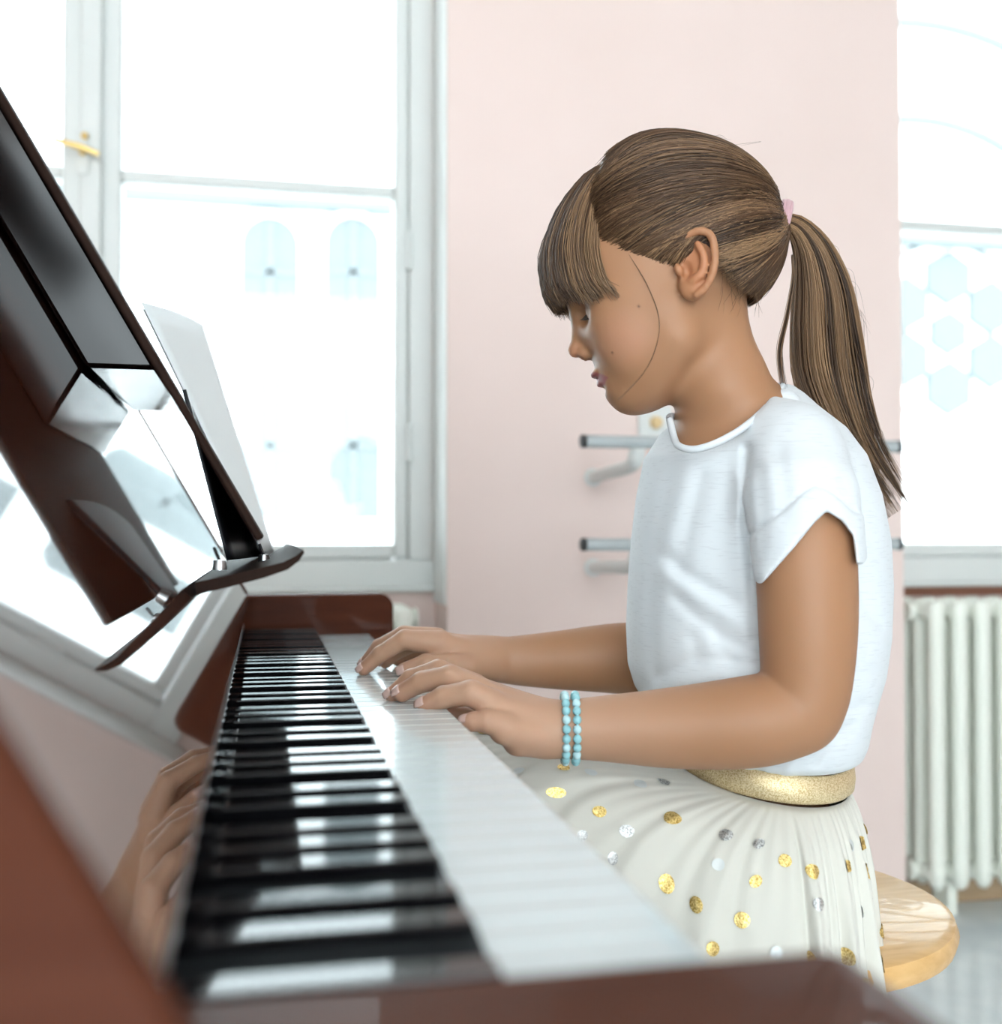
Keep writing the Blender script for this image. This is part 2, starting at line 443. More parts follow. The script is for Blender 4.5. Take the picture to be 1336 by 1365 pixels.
# opposite house ------------------------------------------------------------
YF = 8.0
ground = MB().box(-14, 16, 2.8, YF + 3, -5.2, -5.0)
tag(ground.build('street', M['ground']), kind='structure')
house = empty('house', (2, YF, -5.0), label='pale stone house with arched windows seen through both windows', cat='building')
MB().box(-7, 11, YF, YF + 1, -5.0, 7).build('wall', M['facade'], house)
def fpt(px, py): 
    p = on_y(px, py, YF); return p[0], p[2]
def facade_window(px0, px1, py0, py1, arch):
    x0, z1 = fpt(px0, py0); x1, z0 = fpt(px1, py1)
    xm, hw = (x0 + x1) / 2, (x1 - x0) / 2
    def prof(g):
        a = hw + g
        if arch == 'round':
            zc = z1 - hw
            return [(xm - a, z0 - g), (xm + a, z0 - g)] + [(xm + a * math.cos(t), zc + a * math.sin(t)) for t in np.linspace(0, math.pi, 16)]
        r = min(0.09, hw * 0.4)
        return [(xm - a, z0 - g), (xm + a, z0 - g), (xm + a, z1 - r + g), (xm + a - r, z1 + g), (xm - a + r, z1 + g), (xm - a, z1 - r + g)]
    fr = MB().prism(prof(0.05), YF - 0.05, YF - 0.001, lambda p, q, h: (p, h, q)).build('window_surround', M['facade'], house)
    MB().prism(prof(0.0), YF - 0.06, YF - 0.051, lambda p, q, h: (p, h, q)).build('pane', M['facade_glass'], fr)
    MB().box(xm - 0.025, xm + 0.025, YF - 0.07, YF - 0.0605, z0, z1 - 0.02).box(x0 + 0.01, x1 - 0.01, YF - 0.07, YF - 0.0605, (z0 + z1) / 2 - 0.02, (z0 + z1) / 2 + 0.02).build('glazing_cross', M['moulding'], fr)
for i, (a, b) in enumerate(((322, 398), (434, 506))):
    facade_window(a, b, 290, 440, 'round')
    facade_window(a, b, 497, 692, 'soft')
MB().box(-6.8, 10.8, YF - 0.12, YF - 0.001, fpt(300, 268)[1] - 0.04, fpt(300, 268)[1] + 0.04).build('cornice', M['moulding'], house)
cx, cz = fpt(1262, 445)
k = 8.9 / FPX
ring = [(cx + 0.0, cz)]
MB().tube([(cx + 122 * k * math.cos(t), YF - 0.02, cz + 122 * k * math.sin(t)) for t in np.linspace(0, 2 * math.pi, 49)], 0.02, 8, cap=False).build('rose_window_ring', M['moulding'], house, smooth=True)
for i in range(7):
    if i == 0: x, z, r = cx, cz, 30 * k
    else:
        t = math.pi / 6 + i * math.pi / 3; x, z, r = cx + 74 * k * math.cos(t), cz + 74 * k * math.sin(t), 37 * k
    MB().prism([(x + r * math.cos(t), z + r * math.sin(t)) for t in np.linspace(0, 2 * math.pi, 6, endpoint=False) + 0.5], YF - 0.05, YF - 0.002, lambda p, q, h: (p, h, q)).build('rose_pane', M['facade_glass'], house)
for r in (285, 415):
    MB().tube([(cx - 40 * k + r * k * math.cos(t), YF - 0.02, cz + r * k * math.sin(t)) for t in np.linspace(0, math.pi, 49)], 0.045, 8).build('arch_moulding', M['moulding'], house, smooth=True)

# ------------------------------------------------------------------ the piano
KW, KB = EYE - 0.134, EYE - 0.122          # tops of white and black keys
XK0, XKF, XBF = -0.075, 0.138, 0.0715      # back of the keys, front of the whites, front of the blacks
YK0, YK1 = 0.290, 1.522                    # bass and treble end of the keyboard
LEAN = math.radians(30)
nx, nz = math.cos(LEAN), math.sin(LEAN)
DM = 0.060                                 # eye to the plane of the fallboard
def slot(d, u, y):
    """point: d in front of the fallboard plane (along its normal), u up its slope"""
    q = d - DM
    return (nx * q - nz * u, y, EYE + nz * q + nx * u)
U0 = (-0.087 - nz * (-DM)) / nx            # lower edge of the fallboard
piano = empty('upright_piano', (-0.25, (YK0 + YK1) / 2, 0), label='glossy brown upright piano with its keyboard open in front of the girl', cat='piano')
# white keys: A0..C8
pitch = (YK1 - YK0) / 52
ivory_me = {}
sharp_after = {0: 1, 1: 0, 2: 1, 3: 1, 4: 0, 5: 1, 6: 1}   # A B C D E F G
off = {0: 0.10, 2: -0.12, 3: 0.12, 5: -0.14, 6: 0.0}
wk = MB().box(XK0, XKF, 0.00035, pitch - 0.00035, -0.022, 0).mesh('white_key')
wk.materials.append(M['ivory'])
bk = MB()
bk.hexa([(XK0, -0.0068, -0.004), (XBF, -0.0068, -0.004), (XBF, 0.0068, -0.004), (XK0, 0.0068, -0.004), (XK0, -0.0061, 0.012), (XBF - 0.006, -0.0061, 0.012), (XBF - 0.006, 0.0061, 0.012), (XK0, 0.0061, 0.012)])
bk = bk.mesh('black_key'); bk.materials.append(M['ebony'])
for i in range(52):
    o = link('white_key', wk, None, piano)
    o.location = (0, YK0 + i * pitch, KW)
    m = o.modifiers.new('bevel', 'BEVEL'); m.width = 0.0008; m.segments = 2
    if sharp_after[i % 7] and i < 51:
        o = link('black_key', bk, None, piano)
        o.location = (0, YK0 + (i + 1) * pitch + off[i % 7] * pitch, KW)
        m = o.modifiers.new('bevel', 'BEVEL'); m.width = 0.0008; m.segments = 2
MB().box(-0.06, 0.143, YK0 - 0.03, YK1 + 0.03, EYE - 0.215, KW - 0.024).build('key_bed', M['piano_wood'], piano, bevel=0.003)
MB().box(0.1415, 0.153, YK0 - 0.03, YK1 + 0.03, EYE - 0.215, EYE - 0.152).build('key_slip', M['piano_wood'], piano, bevel=0.003)
def cheek(y0, y1, ztop, xf, r):
    zb = EYE - 0.215
    x0 = -0.105
    prof = [(x0, zb), (xf, zb)] + [(xf - r + r * math.cos(t), ztop - r + r * math.sin(t)) for t in np.linspace(0, math.pi / 2, 7)]
    zs = ztop - EYE
    # the back follows the slope of the fallboard
    xs = (-DM - 0.002 - nz * zs) / nx
    prof += [(xs, ztop), (x0, ztop)]
    return MB().prism(prof, y0, y1, lambda p, q, h: (p, h, q)).build('cheek', M['piano_wood'], piano, bevel=0.003)
cheek(YK1 + 0.0015, YK1 + 0.05, EYE - 0.081, 0.172, 0.018)
cheek(YK0 - 0.075, YK0 - 0.0015, EYE - 0.114, 0.168, 0.02)
# fallboard: the mirror-bright board behind the keys
YS0, YS1 = 0.232, YK1 + 0.0
MB().hexa([slot(-0.02, U0, YS0), slot(0, U0, YS0), slot(0, U0, YS1), slot(-0.02, U0, YS1), slot(-0.02, 0.46, YS0), slot(0, 0.46, YS0), slot(0, 0.46, YS1), slot(-0.02, 0.46, YS1)]).build('fallboard', M['mirror_wood'], piano, bevel=0.0015)
MB().box(-0.0285, -0.0255, YK0, YK1, KB + 0.001, KB + 0.003).build('hinge_strip', M['steel'], piano)
MB().box(-0.05, -0.03, YK0, YK1, KB + 0.0015, EYE - 0.085).build('key_strip', M['felt_red'], piano)
# end panels and case
def side(y0, y1):
    prof = [(-0.62, 0.0005), (-0.12, 0.0005), (-0.12, EYE - 0.215)]
    for zr in (-0.114, 0.0, 0.2, 0.39):
        prof.append(((-DM + 0.001 - nz * zr) / nx, EYE + zr))
    prof.append((-0.62, EYE + 0.39))
    return MB().prism(prof, y0, y1, lambda p, q, h: (p, h, q)).build('side_panel', M['piano_wood'], piano, bevel=0.003)
def shoulder(y0, y1, back):
    prof = [(-0.62, 0.0005), (-0.14, 0.0005), (-0.14, EYE - 0.3)]
    for zr in (-0.114, 0.0, 0.2, 0.39): prof.append(((-DM - back - nz * zr) / nx, EYE + zr))
    prof.append((-0.62, EYE + 0.39))
    return MB().prism(prof, y0, y1, lambda p, q, h: (p, h, q)).build('side_panel', M['piano_wood'], piano, bevel=0.003)
side(0.222, 0.2315); shoulder(0.17, 0.2215, 0.055); side(YK1 + 0.0505, YK1 + 0.095)
MB().box(-0.62, -0.60, 0.2316, YK1 + 0.05, 0.08, EYE + 0.385).build('back_panel', M['piano_wood'], piano)
MB().box(-0.64, -0.27, 0.16, YK1 + 0.105, EYE + 0.391, EYE + 0.413).build('top_lid', M['piano_wood'], piano, bevel=0.004)
MB().box(-0.16, -0.14, 0.2316, YK1 + 0.05, 0.10, EYE - 0.216).build('lower_panel', M['piano_wood'], piano, bevel=0.003)
MB().box(-0.58, -0.13, 0.2316, YK1 + 0.05, 0.03, 0.0995).build('bottom_board', M['piano_wood'], piano)
for yy in (0.2, YK1 + 0.02):
    MB().prism([(-0.115, 0.0), (0.12, 0.0), (0.13, 0.03), (0.10, 0.06), (0.09, EYE - 0.30), (0.135, EYE - 0.2155), (-0.115, EYE - 0.2155)], yy - 0.028, yy + 0.028, lambda p, q, h: (p, h, q + 0.0005)).build('leg', M['piano_wood'], piano, bevel=0.004)
for k, yy in enumerate((0.82, 0.89, 0.96)):
    MB().box(-0.14, -0.02, yy - 0.011, yy + 0.011, 0.06, 0.068).build('pedal', M['brass'], piano, bevel=0.003)
# music desk: ledge with upturned lip, a board standing on its outer part, and a dark box above in place of dark reflections
YD0, YD1 = 0.775, 1.37
def xz(px, py, D=0.75):
    p = W(px, py, D); return p[0], p[2]
LP = [xz(*q) for q in ((260, 776), (300, 768), (345, 758), (378, 750), (396, 741), (405, 733), (407, 737), (400, 748), (384, 760), (352, 771), (305, 783), (262, 793))]
MB().prism(LP, YD0, YD1, lambda p, q, h: (p, h, q)).build('music_ledge', M['desk_back'], piano, smooth='auto')
MB().hexa([slot(0.0530, -0.002, YD0), slot(0.0590, -0.002, YD0), slot(0.0590, -0.002, YD1), slot(0.0530, -0.002, YD1),
           slot(0.0530, 0.45, YD0), slot(0.0590, 0.45, YD0), slot(0.0590, 0.45, YD1), slot(0.0530, 0.45, YD1)]).build('music_desk', M['desk_back'], piano, bevel=0.002)
MB().hexa([slot(0.001, 0.20, 1.02), slot(0.0528, 0.17, 1.02), slot(0.0528, 0.17, YD1), slot(0.001, 0.20, YD1),
           slot(0.001, 0.45, 1.02), slot(0.0528, 0.45, 1.02), slot(0.0528, 0.45, YD1), slot(0.001, 0.45, YD1)]).build('dark_reflection_box', M['desk_wood'], piano, bevel=0.004)
# page holders on the ledge
for (px, py, D) in ((293, 752, 0.80), (352, 744, 0.95)):
    b = W(px, py, D)
    h = MB().tube([b + np.array([0, 0, -0.004]), b + np.array([0, 0, 0.003])], [0.0055, 0.0045], 12).build('page_holder', M['steel'], piano, smooth='auto')
    MB().tube([b + np.array([0, 0, 0.002]), b + np.array([-0.004, 0, 0.012])], 0.0012, 8).build('page_holder_arm', M['black_plastic'], h, smooth='auto')

# score on the desk -------------------------------------------------------------
def sheet(c00, c10, c11, c01, bulge, nu=8, nv=12, th=0.0006):
    """corners: near-bottom, far-bottom, far-top, near-top"""
    c00, c10, c11, c01 = map(np.asarray, (c00, c10, c11, c01))
    nrm = np.cross(c10 - c00, c01 - c00); nrm /= np.linalg.norm(nrm)
    if nrm[0] < 0: nrm = -nrm
    v = []
    for s in (0, 1):
        for j in range(nv + 1):
            for i in range(nu + 1):
                a, b = i / nu, j / nv
                q = (1 - a) * (1 - b) * c00 + a * (1 - b) * c10 + a * b * c11 + (1 - a) * b * c01
                v.append(q + nrm * (bulge * math.sin(math.pi * a) * b + s * th))
    n = (nu + 1) * (nv + 1); f = []
    at = lambda s, i, j: s * n + j * (nu + 1) + i
    for j in range(nv):
        for i in range(nu):
            f.append((at(0, i, j), at(0, i, j + 1), at(0, i + 1, j + 1), at(0, i + 1, j)))
            f.append((at(1, i, j), at(1, i + 1, j), at(1, i + 1, j + 1), at(1, i, j + 1)))
    for j in range(nv):
        f.append((at(0, 0, j), at(1, 0, j), at(1, 0, j + 1), at(0, 0, j + 1))); f.append((at(0, nu, j), at(0, nu, j + 1), at(1, nu, j + 1), at(1, nu, j)))
    for i in range(nu):
        f.append((at(0, i, 0), at(0, i + 1, 0), at(1, i + 1, 0), at(1, i, 0))); f.append((at(0, i, nv), at(1, i, nv), at(1, i + 1, nv), at(0, i + 1, nv)))
    return MB().add(v, f)
book = empty('music_book', W(350, 742, 1.1), label='open white score standing on the music ledge of the piano', cat='sheet music')
sheet(W(352, 742, 1.04), W(366, 739, 1.28), W(270, 433, 1.28), W(188, 403, 1.04), 0.004).build('page', M['paper'], book, smooth=True)
sheet(W(351, 742, 1.05), W(364, 739, 1.29), W(266, 440, 1.30), W(190, 412, 1.05), 0.0).build('page', M['paper'], book, smooth=True)
sheet(W(302, 747, 0.86), W(349, 742, 1.20), W(246, 532, 1.20), W(243, 520, 0.86), 0.0, th=0.003).build('cover', M['book_black'], book, smooth=True)

# ------------------------------------------------------------------ stool
sc_ = W(1006, 712, 1.05); SX, SY = sc_[0], sc_[1]
SZ = EYE - 0.338; SR = 0.175
stool = empty('piano_stool', (SX, SY, 0), label='round light wooden stool the girl is sitting on', cat='stool')
MB().lathe([(SR - 0.012, SZ - 0.026), (SR - 0.003, SZ - 0.022), (SR, SZ - 0.012), (SR - 0.003, SZ - 0.003), (SR - 0.01, SZ), (0.001, SZ)], SX, SY, 64).build('seat', M['seat_wood'], stool, smooth='auto')
MB().lathe([(0.07, SZ - 0.05), (0.075, SZ - 0.0265)], SX, SY, 32).build('mounting_disc', M['brown_rail'], stool, smooth='auto')
MB().lathe([(0.022, 0.2), (0.022, SZ - 0.0505)], SX, SY, 24).build('post', M['steel'], stool, smooth='auto')
MB().lathe([(0.05, 0.19), (0.06, 0.2), (0.06, 0.26), (0.045, 0.275)], SX, SY, 24).build('hub', M['brown_rail'], stool, smooth='auto')
for k in range(4):
    a = math.pi / 4 + k * math.pi / 2
    pth = smooth_path([(SX + 0.05 * math.cos(a), SY + 0.05 * math.sin(a), 0.23), (SX + 0.12 * math.cos(a), SY + 0.12 * math.sin(a), 0.18), (SX + 0.19 * math.cos(a), SY + 0.19 * math.sin(a), 0.016)], 10)
    MB().tube(pth, np.linspace(0.02, 0.015, 10), 12).build('leg', M['brown_rail'], stool, smooth='auto')
#GIRL#

# ------------------------------------------------------------------ the girl
# --- signed distance tools, in camera-aligned metres (right, up, forward)
def sd_cone(P, a, b, ra, rb):
    ax, ay, az = a; d = np.asarray(b, float) - a; L2 = float(d @ d) + 1e-12
    x, y, z = P[0] - ax, P[1] - ay, P[2] - az
    t = np.clip((x * d[0] + y * d[1] + z * d[2]) / L2, 0, 1)
    return np.sqrt((x - t * d[0]) ** 2 + (y - t * d[1]) ** 2 + (z - t * d[2]) ** 2) - (ra + (rb - ra) * t)
def sd_ell(P, c, axes, r):
    """ellipsoid: axes = 3 unit vectors (rows), r = 3 radii"""
    x, y, z = P[0] - c[0], P[1] - c[1], P[2] - c[2]
    k0 = 0; k1 = 0
    for e, q in zip(axes, r):
        u = x * e[0] + y * e[1] + z * e[2]
        k0 = k0 + (u / q) ** 2; k1 = k1 + (u / q ** 2) ** 2
    k0 = np.sqrt(k0); k1 = np.sqrt(k1) + 1e-9
    return k0 * (k0 - 1) / k1
def smin(a, b, k):
    if k <= 0: return np.minimum(a, b)
    h = np.clip(0.5 + 0.5 * (b - a) / k, 0, 1)
    return b + (a - b) * h - k * h * (1 - h)
def smax(a, b, k): return -smin(-a, -b, k)
def poly_px(P, poly):
    """signed distance (metres, near depth of the point) to a polygon drawn on the sight lines"""
    px = P[0] / P[2] * FPX + 668; py = 682.5 - P[1] / P[2] * FPX
    V = np.asarray(poly, float); n = len(V)
    d = np.full(px.shape, 1e12); s = np.ones(px.shape)
    for i in range(n):
        a, b = V[i], V[i - 1]
        e = b - a; wx, wy = px - a[0], py - a[1]
        t = np.clip((wx * e[0] + wy * e[1]) / (e @ e), 0, 1)
        d = np.minimum(d, (wx - e[0] * t) ** 2 + (wy - e[1] * t) ** 2)
        c1 = py >= a[1]; c2 = py < b[1]; c3 = e[0] * wy > e[1] * wx
        s = np.where((c1 & c2 & c3) | (~c1 & ~c2 & ~c3), -s, s)
    return s * np.sqrt(d) * P[2] / FPX

class Field:
    def __init__(s, xs, ys, zs):
        s.g = [np.asarray(a, np.float32) for a in (xs, ys, zs)]
        s.d = np.full([len(a) for a in s.g], 0.05, np.float32)
    def sub(s, lo, hi):
        return tuple(slice(max(0, int(np.searchsorted(g, l)) - 1), int(np.searchsorted(g, h)) + 1) for g, l, h in zip(s.g, lo, hi))
    def pts(s, sl):
        return [s.g[0][sl[0]][:, None, None], s.g[1][sl[1]][None, :, None], s.g[2][sl[2]][None, None, :]]
    def op(s, fn, lo, hi, k=0.0, mode='u'):
        m = max(k, 0.004) + 0.012
        sl = s.sub(np.asarray(lo) - m, np.asarray(hi) + m)
        d = fn(s.pts(sl)).astype(np.float32)
        o = s.d[sl]
        s.d[sl] = smin(o, d, k) if mode == 'u' else smax(o, -d if mode == 's' else d, k)
    def cone(s, a, b, ra, rb, k=0.004, mode='u'):
        a, b = np.asarray(a), np.asarray(b)
        s.op(lambda P: sd_cone(P, a, b, ra, rb), np.minimum(a - ra, b - rb), np.maximum(a + ra, b + rb), k, mode)
    def ell(s, c, axes, r, k=0.004, mode='u'):
        c = np.asarray(c); m = max(r)
        s.op(lambda P: sd_ell(P, c, axes, r), c - m, c + m, k, mode)
    def mesh(s):
        d = s.d; ins = d < 0
        n0, n1, n2 = d.shape
        cnt = np.zeros((n0 - 1, n1 - 1, n2 - 1), np.uint8)
        for i in (0, 1):
            for j in (0, 1):
                for k in (0, 1):
                    cnt += ins[i:n0 - 1 + i, j:n1 - 1 + j, k:n2 - 1 + k]
        act = np.nonzero((cnt > 0) & (cnt < 8))
        del cnt
        I = np.stack(act, 1)
        idx = np.full((n0 - 1, n1 - 1, n2 - 1), -1, np.int32); idx[act] = np.arange(len(I))
        cor = {}
        for c in range(8):
            i, j, k = c & 1, c >> 1 & 1, c >> 2 & 1
            cor[c] = (d[I[:, 0] + i, I[:, 1] + j, I[:, 2] + k].astype(float), np.stack([s.g[0][I[:, 0] + i], s.g[1][I[:, 1] + j], s.g[2][I[:, 2] + k]], 1).astype(float))
        acc = np.zeros((len(I), 3)); num = np.zeros(len(I))
        for a in range(8):
            for b in (1, 2, 4):
                if a & b: continue
                (va, pa), (vb, pb) = cor[a], cor[a | b]
                hit = (va < 0) != (vb < 0)
                t = np.where(hit, va / np.where(hit, va - vb, 1), 0)
                acc += np.where(hit[:, None], pa + (pb - pa) * t[:, None], 0); num += hit
        V = acc / num[:, None]
        Q = []
        for ax in range(3):
            a = [slice(None)] * 3; b = [slice(None)] * 3
            a[ax] = slice(0, -1); b[ax] = slice(1, None)
            A, B = ins[tuple(a)], ins[tuple(b)]
            o1, o2 = [(1, 2), (2, 0), (0, 1)][ax]
            e = np.stack(np.nonzero(A != B), 1)
            ok = (e[:, o1] > 0) & (e[:, o2] > 0) & (e[:, o1] < d.shape[o1] - 1) & (e[:, o2] < d.shape[o2] - 1)
            e = e[ok]
            fl = A[tuple(e.T)]
            def at(p, q):
                c = e.copy(); c[:, o1] -= p; c[:, o2] -= q; return idx[tuple(c.T)]
            q = np.stack([at(1, 1), at(0, 1), at(0, 0), at(1, 0)], 1)
            q[~fl] = q[~fl][:, ::-1]
            Q.append(q)
        return V, np.concatenate(Q)
def relax(V, Q, it=2, lam=0.5):
    n = len(V)
    for _ in range(it):
        acc = np.zeros_like(V); c = np.zeros(n)
        for a in range(4):
            i, j = Q[:, a], Q[:, (a + 1) % 4]
            for d in range(3):
                acc[:, d] += np.bincount(i, V[j, d], n) + np.bincount(j, V[i, d], n)
            c += np.bincount(i, minlength=n) + np.bincount(j, minlength=n)
        V = V + lam * (acc / np.maximum(c, 1)[:, None] - V)
    return V
I3 = np.eye(3)

# --- head frame: the plane of the profile is square to the line of sight through it
HD = 0.97
RAY = np.array([(880 - 668) / FPX, 0, 1.0]); RAY /= np.linalg.norm(RAY)     # away from the camera
FWD = np.array([-RAY[2], 0, RAY[0]])                                       # where the face points, level
def hp(px, py, s=0.0):
    """head point: pixel of the profile plane, s metres towards the camera"""
    D = HD + (880 - px) * 9.1e-5
    return cc(px, py, D) - RAY * s
HM = HD / FPX      # metres per pixel at the head
TA = math.radians(22)
UPH = np.array([0, 1.0, 0]) * math.cos(TA) + FWD * math.sin(TA)     # the head bows forward
FRH = FWD * math.cos(TA) - np.array([0, 1.0, 0]) * math.sin(TA)
AXH = np.stack([FRH, UPH, RAY])

xs = np.arange(-0.150, 0.322, 0.0015)
ys = np.concatenate([np.arange(-0.80, -0.27, 0.008), np.arange(-0.27, -0.10, 0.0015), np.arange(-0.10, 0.075, 0.003), np.arange(0.075, 0.335, 0.0014)])
zs = np.arange(0.80, 1.20, 0.0016)
B = Field(xs, ys, zs)
# head
B.ell(hp(892, 312), np.stack([FWD, [0, 1, 0], RAY]), (0.0845, 0.078, 0.068), 0)
B.ell(hp(842, 408), AXH, (0.052, 0.088, 0.054), 0.03)
B.ell(hp(868, 372), AXH, (0.062, 0.075, 0.062), 0.02)
for s in (1, -1):
    B.cone(hp(905, 462, s * 0.040), hp(848, 518, s * 0.014), 0.015, 0.014, 0.03)
    B.ell(hp(842, 457, s * 0.030), AXH, (0.025, 0.030, 0.021), 0.016)
    B.ell(hp(842, 418, s * 0.036), AXH, (0.026, 0.020, 0.016), 0.02)
B.ell(hp(835, 523), AXH, (0.013, 0.0145, 0.019), 0.014)
B.ell(hp(823, 500), AXH, (0.0155, 0.020, 0.024), 0.010)
# sockets, eyeballs, lids
for s in (1, -1):
    B.ell(hp(776, 424, s * 0.026), AXH, (0.011, 0.010, 0.013), 0.012, 's')
    B.ell(hp(801, 419, s * 0.0255), AXH, (0.0118, 0.0112, 0.0122), 0.003)
    B.cone(hp(790, 405, s * 0.014), hp(800, 402, s * 0.036), 0.006, 0.005, 0.008)
# nose
B.cone(hp(775, 418), hp(770, 462), 0.0055, 0.0062, 0.008)
B.ell(hp(768, 467), AXH, (0.0068, 0.0066, 0.0072), 0.004)
for s in (1, -1):
    B.ell(hp(781, 471, s * 0.0072), AXH, (0.0064, 0.0058, 0.0048), 0.004)
    B.ell(hp(777, 481, s * 0.0048), AXH, (0.0042, 0.0028, 0.0024), 0.0015, 's')
# lips
B.ell(hp(796.5, 498.5), AXH, (0.0062, 0.0036, 0.0145), 0.003)
B.ell(hp(804.5, 511), AXH, (0.0062, 0.0040, 0.012), 0.003)
B.ell(hp(803, 521), AXH, (0.0042, 0.0030, 0.016), 0.004, 's')
B.cone(hp(791, 505.5, 0), hp(813, 504, 0.017), 0.0014, 0.0012, 0.0012, 's')
B.cone(hp(791, 505.5, 0), hp(813, 504, -0.017), 0.0014, 0.0012, 0.0012, 's')
# ears
for s in (1, -1):
    out = -RAY * s
    eax = np.stack([FWD * 0.96 - out * 0.28, np.array([0, 1.0, 0]), out * 0.96 + FWD * 0.28])
    eax[1] = eax[1] * 0.99 - FWD * 0.10; eax /= np.linalg.norm(eax, axis=1)[:, None]
    o_ = lambda px, py, z: hp(px, py, s * z)
    B.ell(o_(926, 376, 0.066), eax, (0.0140, 0.0250, 0.0090), 0.004)
    B.ell(o_(919, 402, 0.0665), eax, (0.0105, 0.0120, 0.0070), 0.005)
    B.ell(o_(917, 374, 0.0765), eax, (0.0098, 0.0150, 0.0062), 0.003, 's')
    B.ell(o_(911, 383, 0.0720), eax, (0.0050, 0.0075, 0.0075), 0.003, 's')
    rim = [o_(903, 356, 0.068), o_(912, 343, 0.072), o_(928, 337, 0.076), o_(942, 343, 0.0785), o_(947, 362, 0.0795), o_(946, 385, 0.0790), o_(937, 405, 0.0765), o_(925, 415, 0.0735)]
    rim = smooth_path(rim, 16)
    for a, b in zip(rim[:-1], rim[1:]): B.cone(a, b, 0.0031, 0.0031, 0.0015)
    ant = smooth_path([o_(926, 352, 0.0755), o_(934, 368, 0.0768), o_(932, 388, 0.0762), o_(920, 397, 0.0745)], 10)
    for a, b in zip(ant[:-1], ant[1:]): B.cone(a, b, 0.0024, 0.0024, 0.003)
    B.ell(o_(903, 383, 0.0705), AXH, (0.0036, 0.0058, 0.0046), 0.003)
# neck and trunk
B.cone(hp(948, 430), hp(968, 520), 0.031, 0.033, 0.02)
B.cone(hp(968, 520), cc(985, 600, 0.99), 0.034, 0.045, 0.02)
B.cone(cc(1000, 575, 0.98), cc(1066, 610, 0.905), 0.030, 0.030, 0.03)
B.cone(cc(1000, 575, 0.99), cc(1035, 610, 1.08), 0.030, 0.030, 0.03)
B.cone(cc(990, 640, 1.0), cc(1000, 800, 1.0), 0.075, 0.072, 0.03)
B.cone(cc(1000, 800, 1.0), cc(1012, 1110, 1.0), 0.070, 0.060, 0.03)
# legs, bent over the stool and hanging under the keyboard
for D in (0.965, 1.045):
    B.cone(cc(1010, 1140, D), cc(640, 1165, D), 0.050, 0.040, 0.02)
    B.cone(cc(640, 1165, D), cc(640, 1640, D), 0.040, 0.026, 0.02)
    B.cone(cc(640, 1650, D), cc(545, 1690, D), 0.024, 0.017, 0.015)
# arms
def chain(pts, k, k0=None):
    q = smooth_path([list(a) + [r] for a, r in pts], 6 * len(pts))
    for a, b in zip(q[:-1], q[1:]):
        B.cone(cc(*a[:3]), cc(*b[:3]), a[3] * a[2] / FPX, b[3] * b[2] / FPX, k)
chain([((1064, 610, 0.900), 56), ((1073, 720, 0.876), 64), ((1077, 830, 0.868), 63), ((1074, 915, 0.866), 57), ((1062, 948, 0.866), 54)], 0.003)
chain([((1066, 948, 0.866), 54), ((1000, 962, 0.866), 58), ((900, 970, 0.87), 51), ((810, 971, 0.872), 41), ((758, 972, 0.872), 35), ((730, 972, 0.872), 33)], 0.004)
chain([((1040, 620, 1.09), 50), ((1040, 800, 1.13), 48), ((1010, 900, 1.14), 46), ((930, 890, 1.125), 49), ((840, 878, 1.11), 47), ((740, 880, 1.10), 37), ((680, 880, 1.09), 30), ((640, 876, 1.09), 25)], 0.003)
# near (left) hand
def palm(pts, k=0.008):
    for (a, ra, b, rb) in pts: B.cone(cc(*a), cc(*b), ra * a[2] / FPX, rb * b[2] / FPX, k)
palm([((742, 984, .864), 23, (672, 972, .848), 21), ((742, 972, .868), 27, (655, 943, .858), 21), ((742, 966, .876), 27, (640, 926, .872), 20), ((744, 965, .882), 26, (632, 918, .888), 18),
      ((722, 986, .868), 24, (690, 988, .858), 20), ((725, 978, .880), 26, (672, 968, .884), 20)], 0.006)
def finger(pts, k=0.0022):
    for i in range(len(pts) - 1):
        (a, ra), (b, rb) = pts[i], pts[i + 1]
        B.cone(cc(*a), cc(*b), ra * a[2] / FPX, rb * b[2] / FPX, k)
NEAR = {'pinky': [((676, 968, .847), 18), ((650, 961, .842), 15.5), ((632, 962, .844), 13), ((625, 963, .846), 11.5)],
        'ring': [((655, 938, .858), 20), ((628, 924, .858), 17.5), ((592, 929, .864), 15), ((567, 940, .870), 12)],
        'middle': [((640, 922, .873), 19), ((600, 903, .882), 16.5), ((562, 909, .890), 14), ((536, 924, .897), 12)],
        'index': [((632, 914, .889), 17), ((585, 894, .900), 15), ((548, 905, .906), 13), ((523, 926, .908), 10.5)],
        'thumb': [((690, 975, .890), 20), ((645, 962, .900), 14), ((600, 950, .905), 11)]}
FAR = {'index': [((588, 859, 1.066), 19), ((540, 852, 1.063), 13), ((507, 872, 1.066), 11), ((485, 892, 1.068), 9)],
       'middle': [((582, 853, 1.086), 17), ((538, 846, 1.09), 12), ((506, 862, 1.098), 10.5), ((487, 884, 1.103), 8.5)],
       'ring': [((584, 857, 1.105), 16), ((550, 858, 1.114), 11.5), ((524, 872, 1.118), 10), ((514, 883, 1.12), 8.5)],
       'pinky': [((594, 866, 1.124), 14), ((566, 868, 1.134), 10.5), ((544, 873, 1.138), 9), ((530, 880, 1.14), 8)],
       'thumb': [((625, 888, 1.055), 16), ((598, 884, 1.048), 13.5), ((568, 884, 1.05), 12.5), ((538, 893, 1.053), 9.5)]}
palm([((650, 879, 1.078), 22, (588, 862, 1.066), 18), ((655, 877, 1.09), 24, (582, 857, 1.086), 17), ((655, 879, 1.10), 23, (584, 860, 1.105), 16), ((652, 882, 1.106), 21, (594, 868, 1.124), 14), ((655, 884, 1.074), 20, (625, 888, 1.055), 15)], 0.010)
for f in NEAR.values(): finger(f)
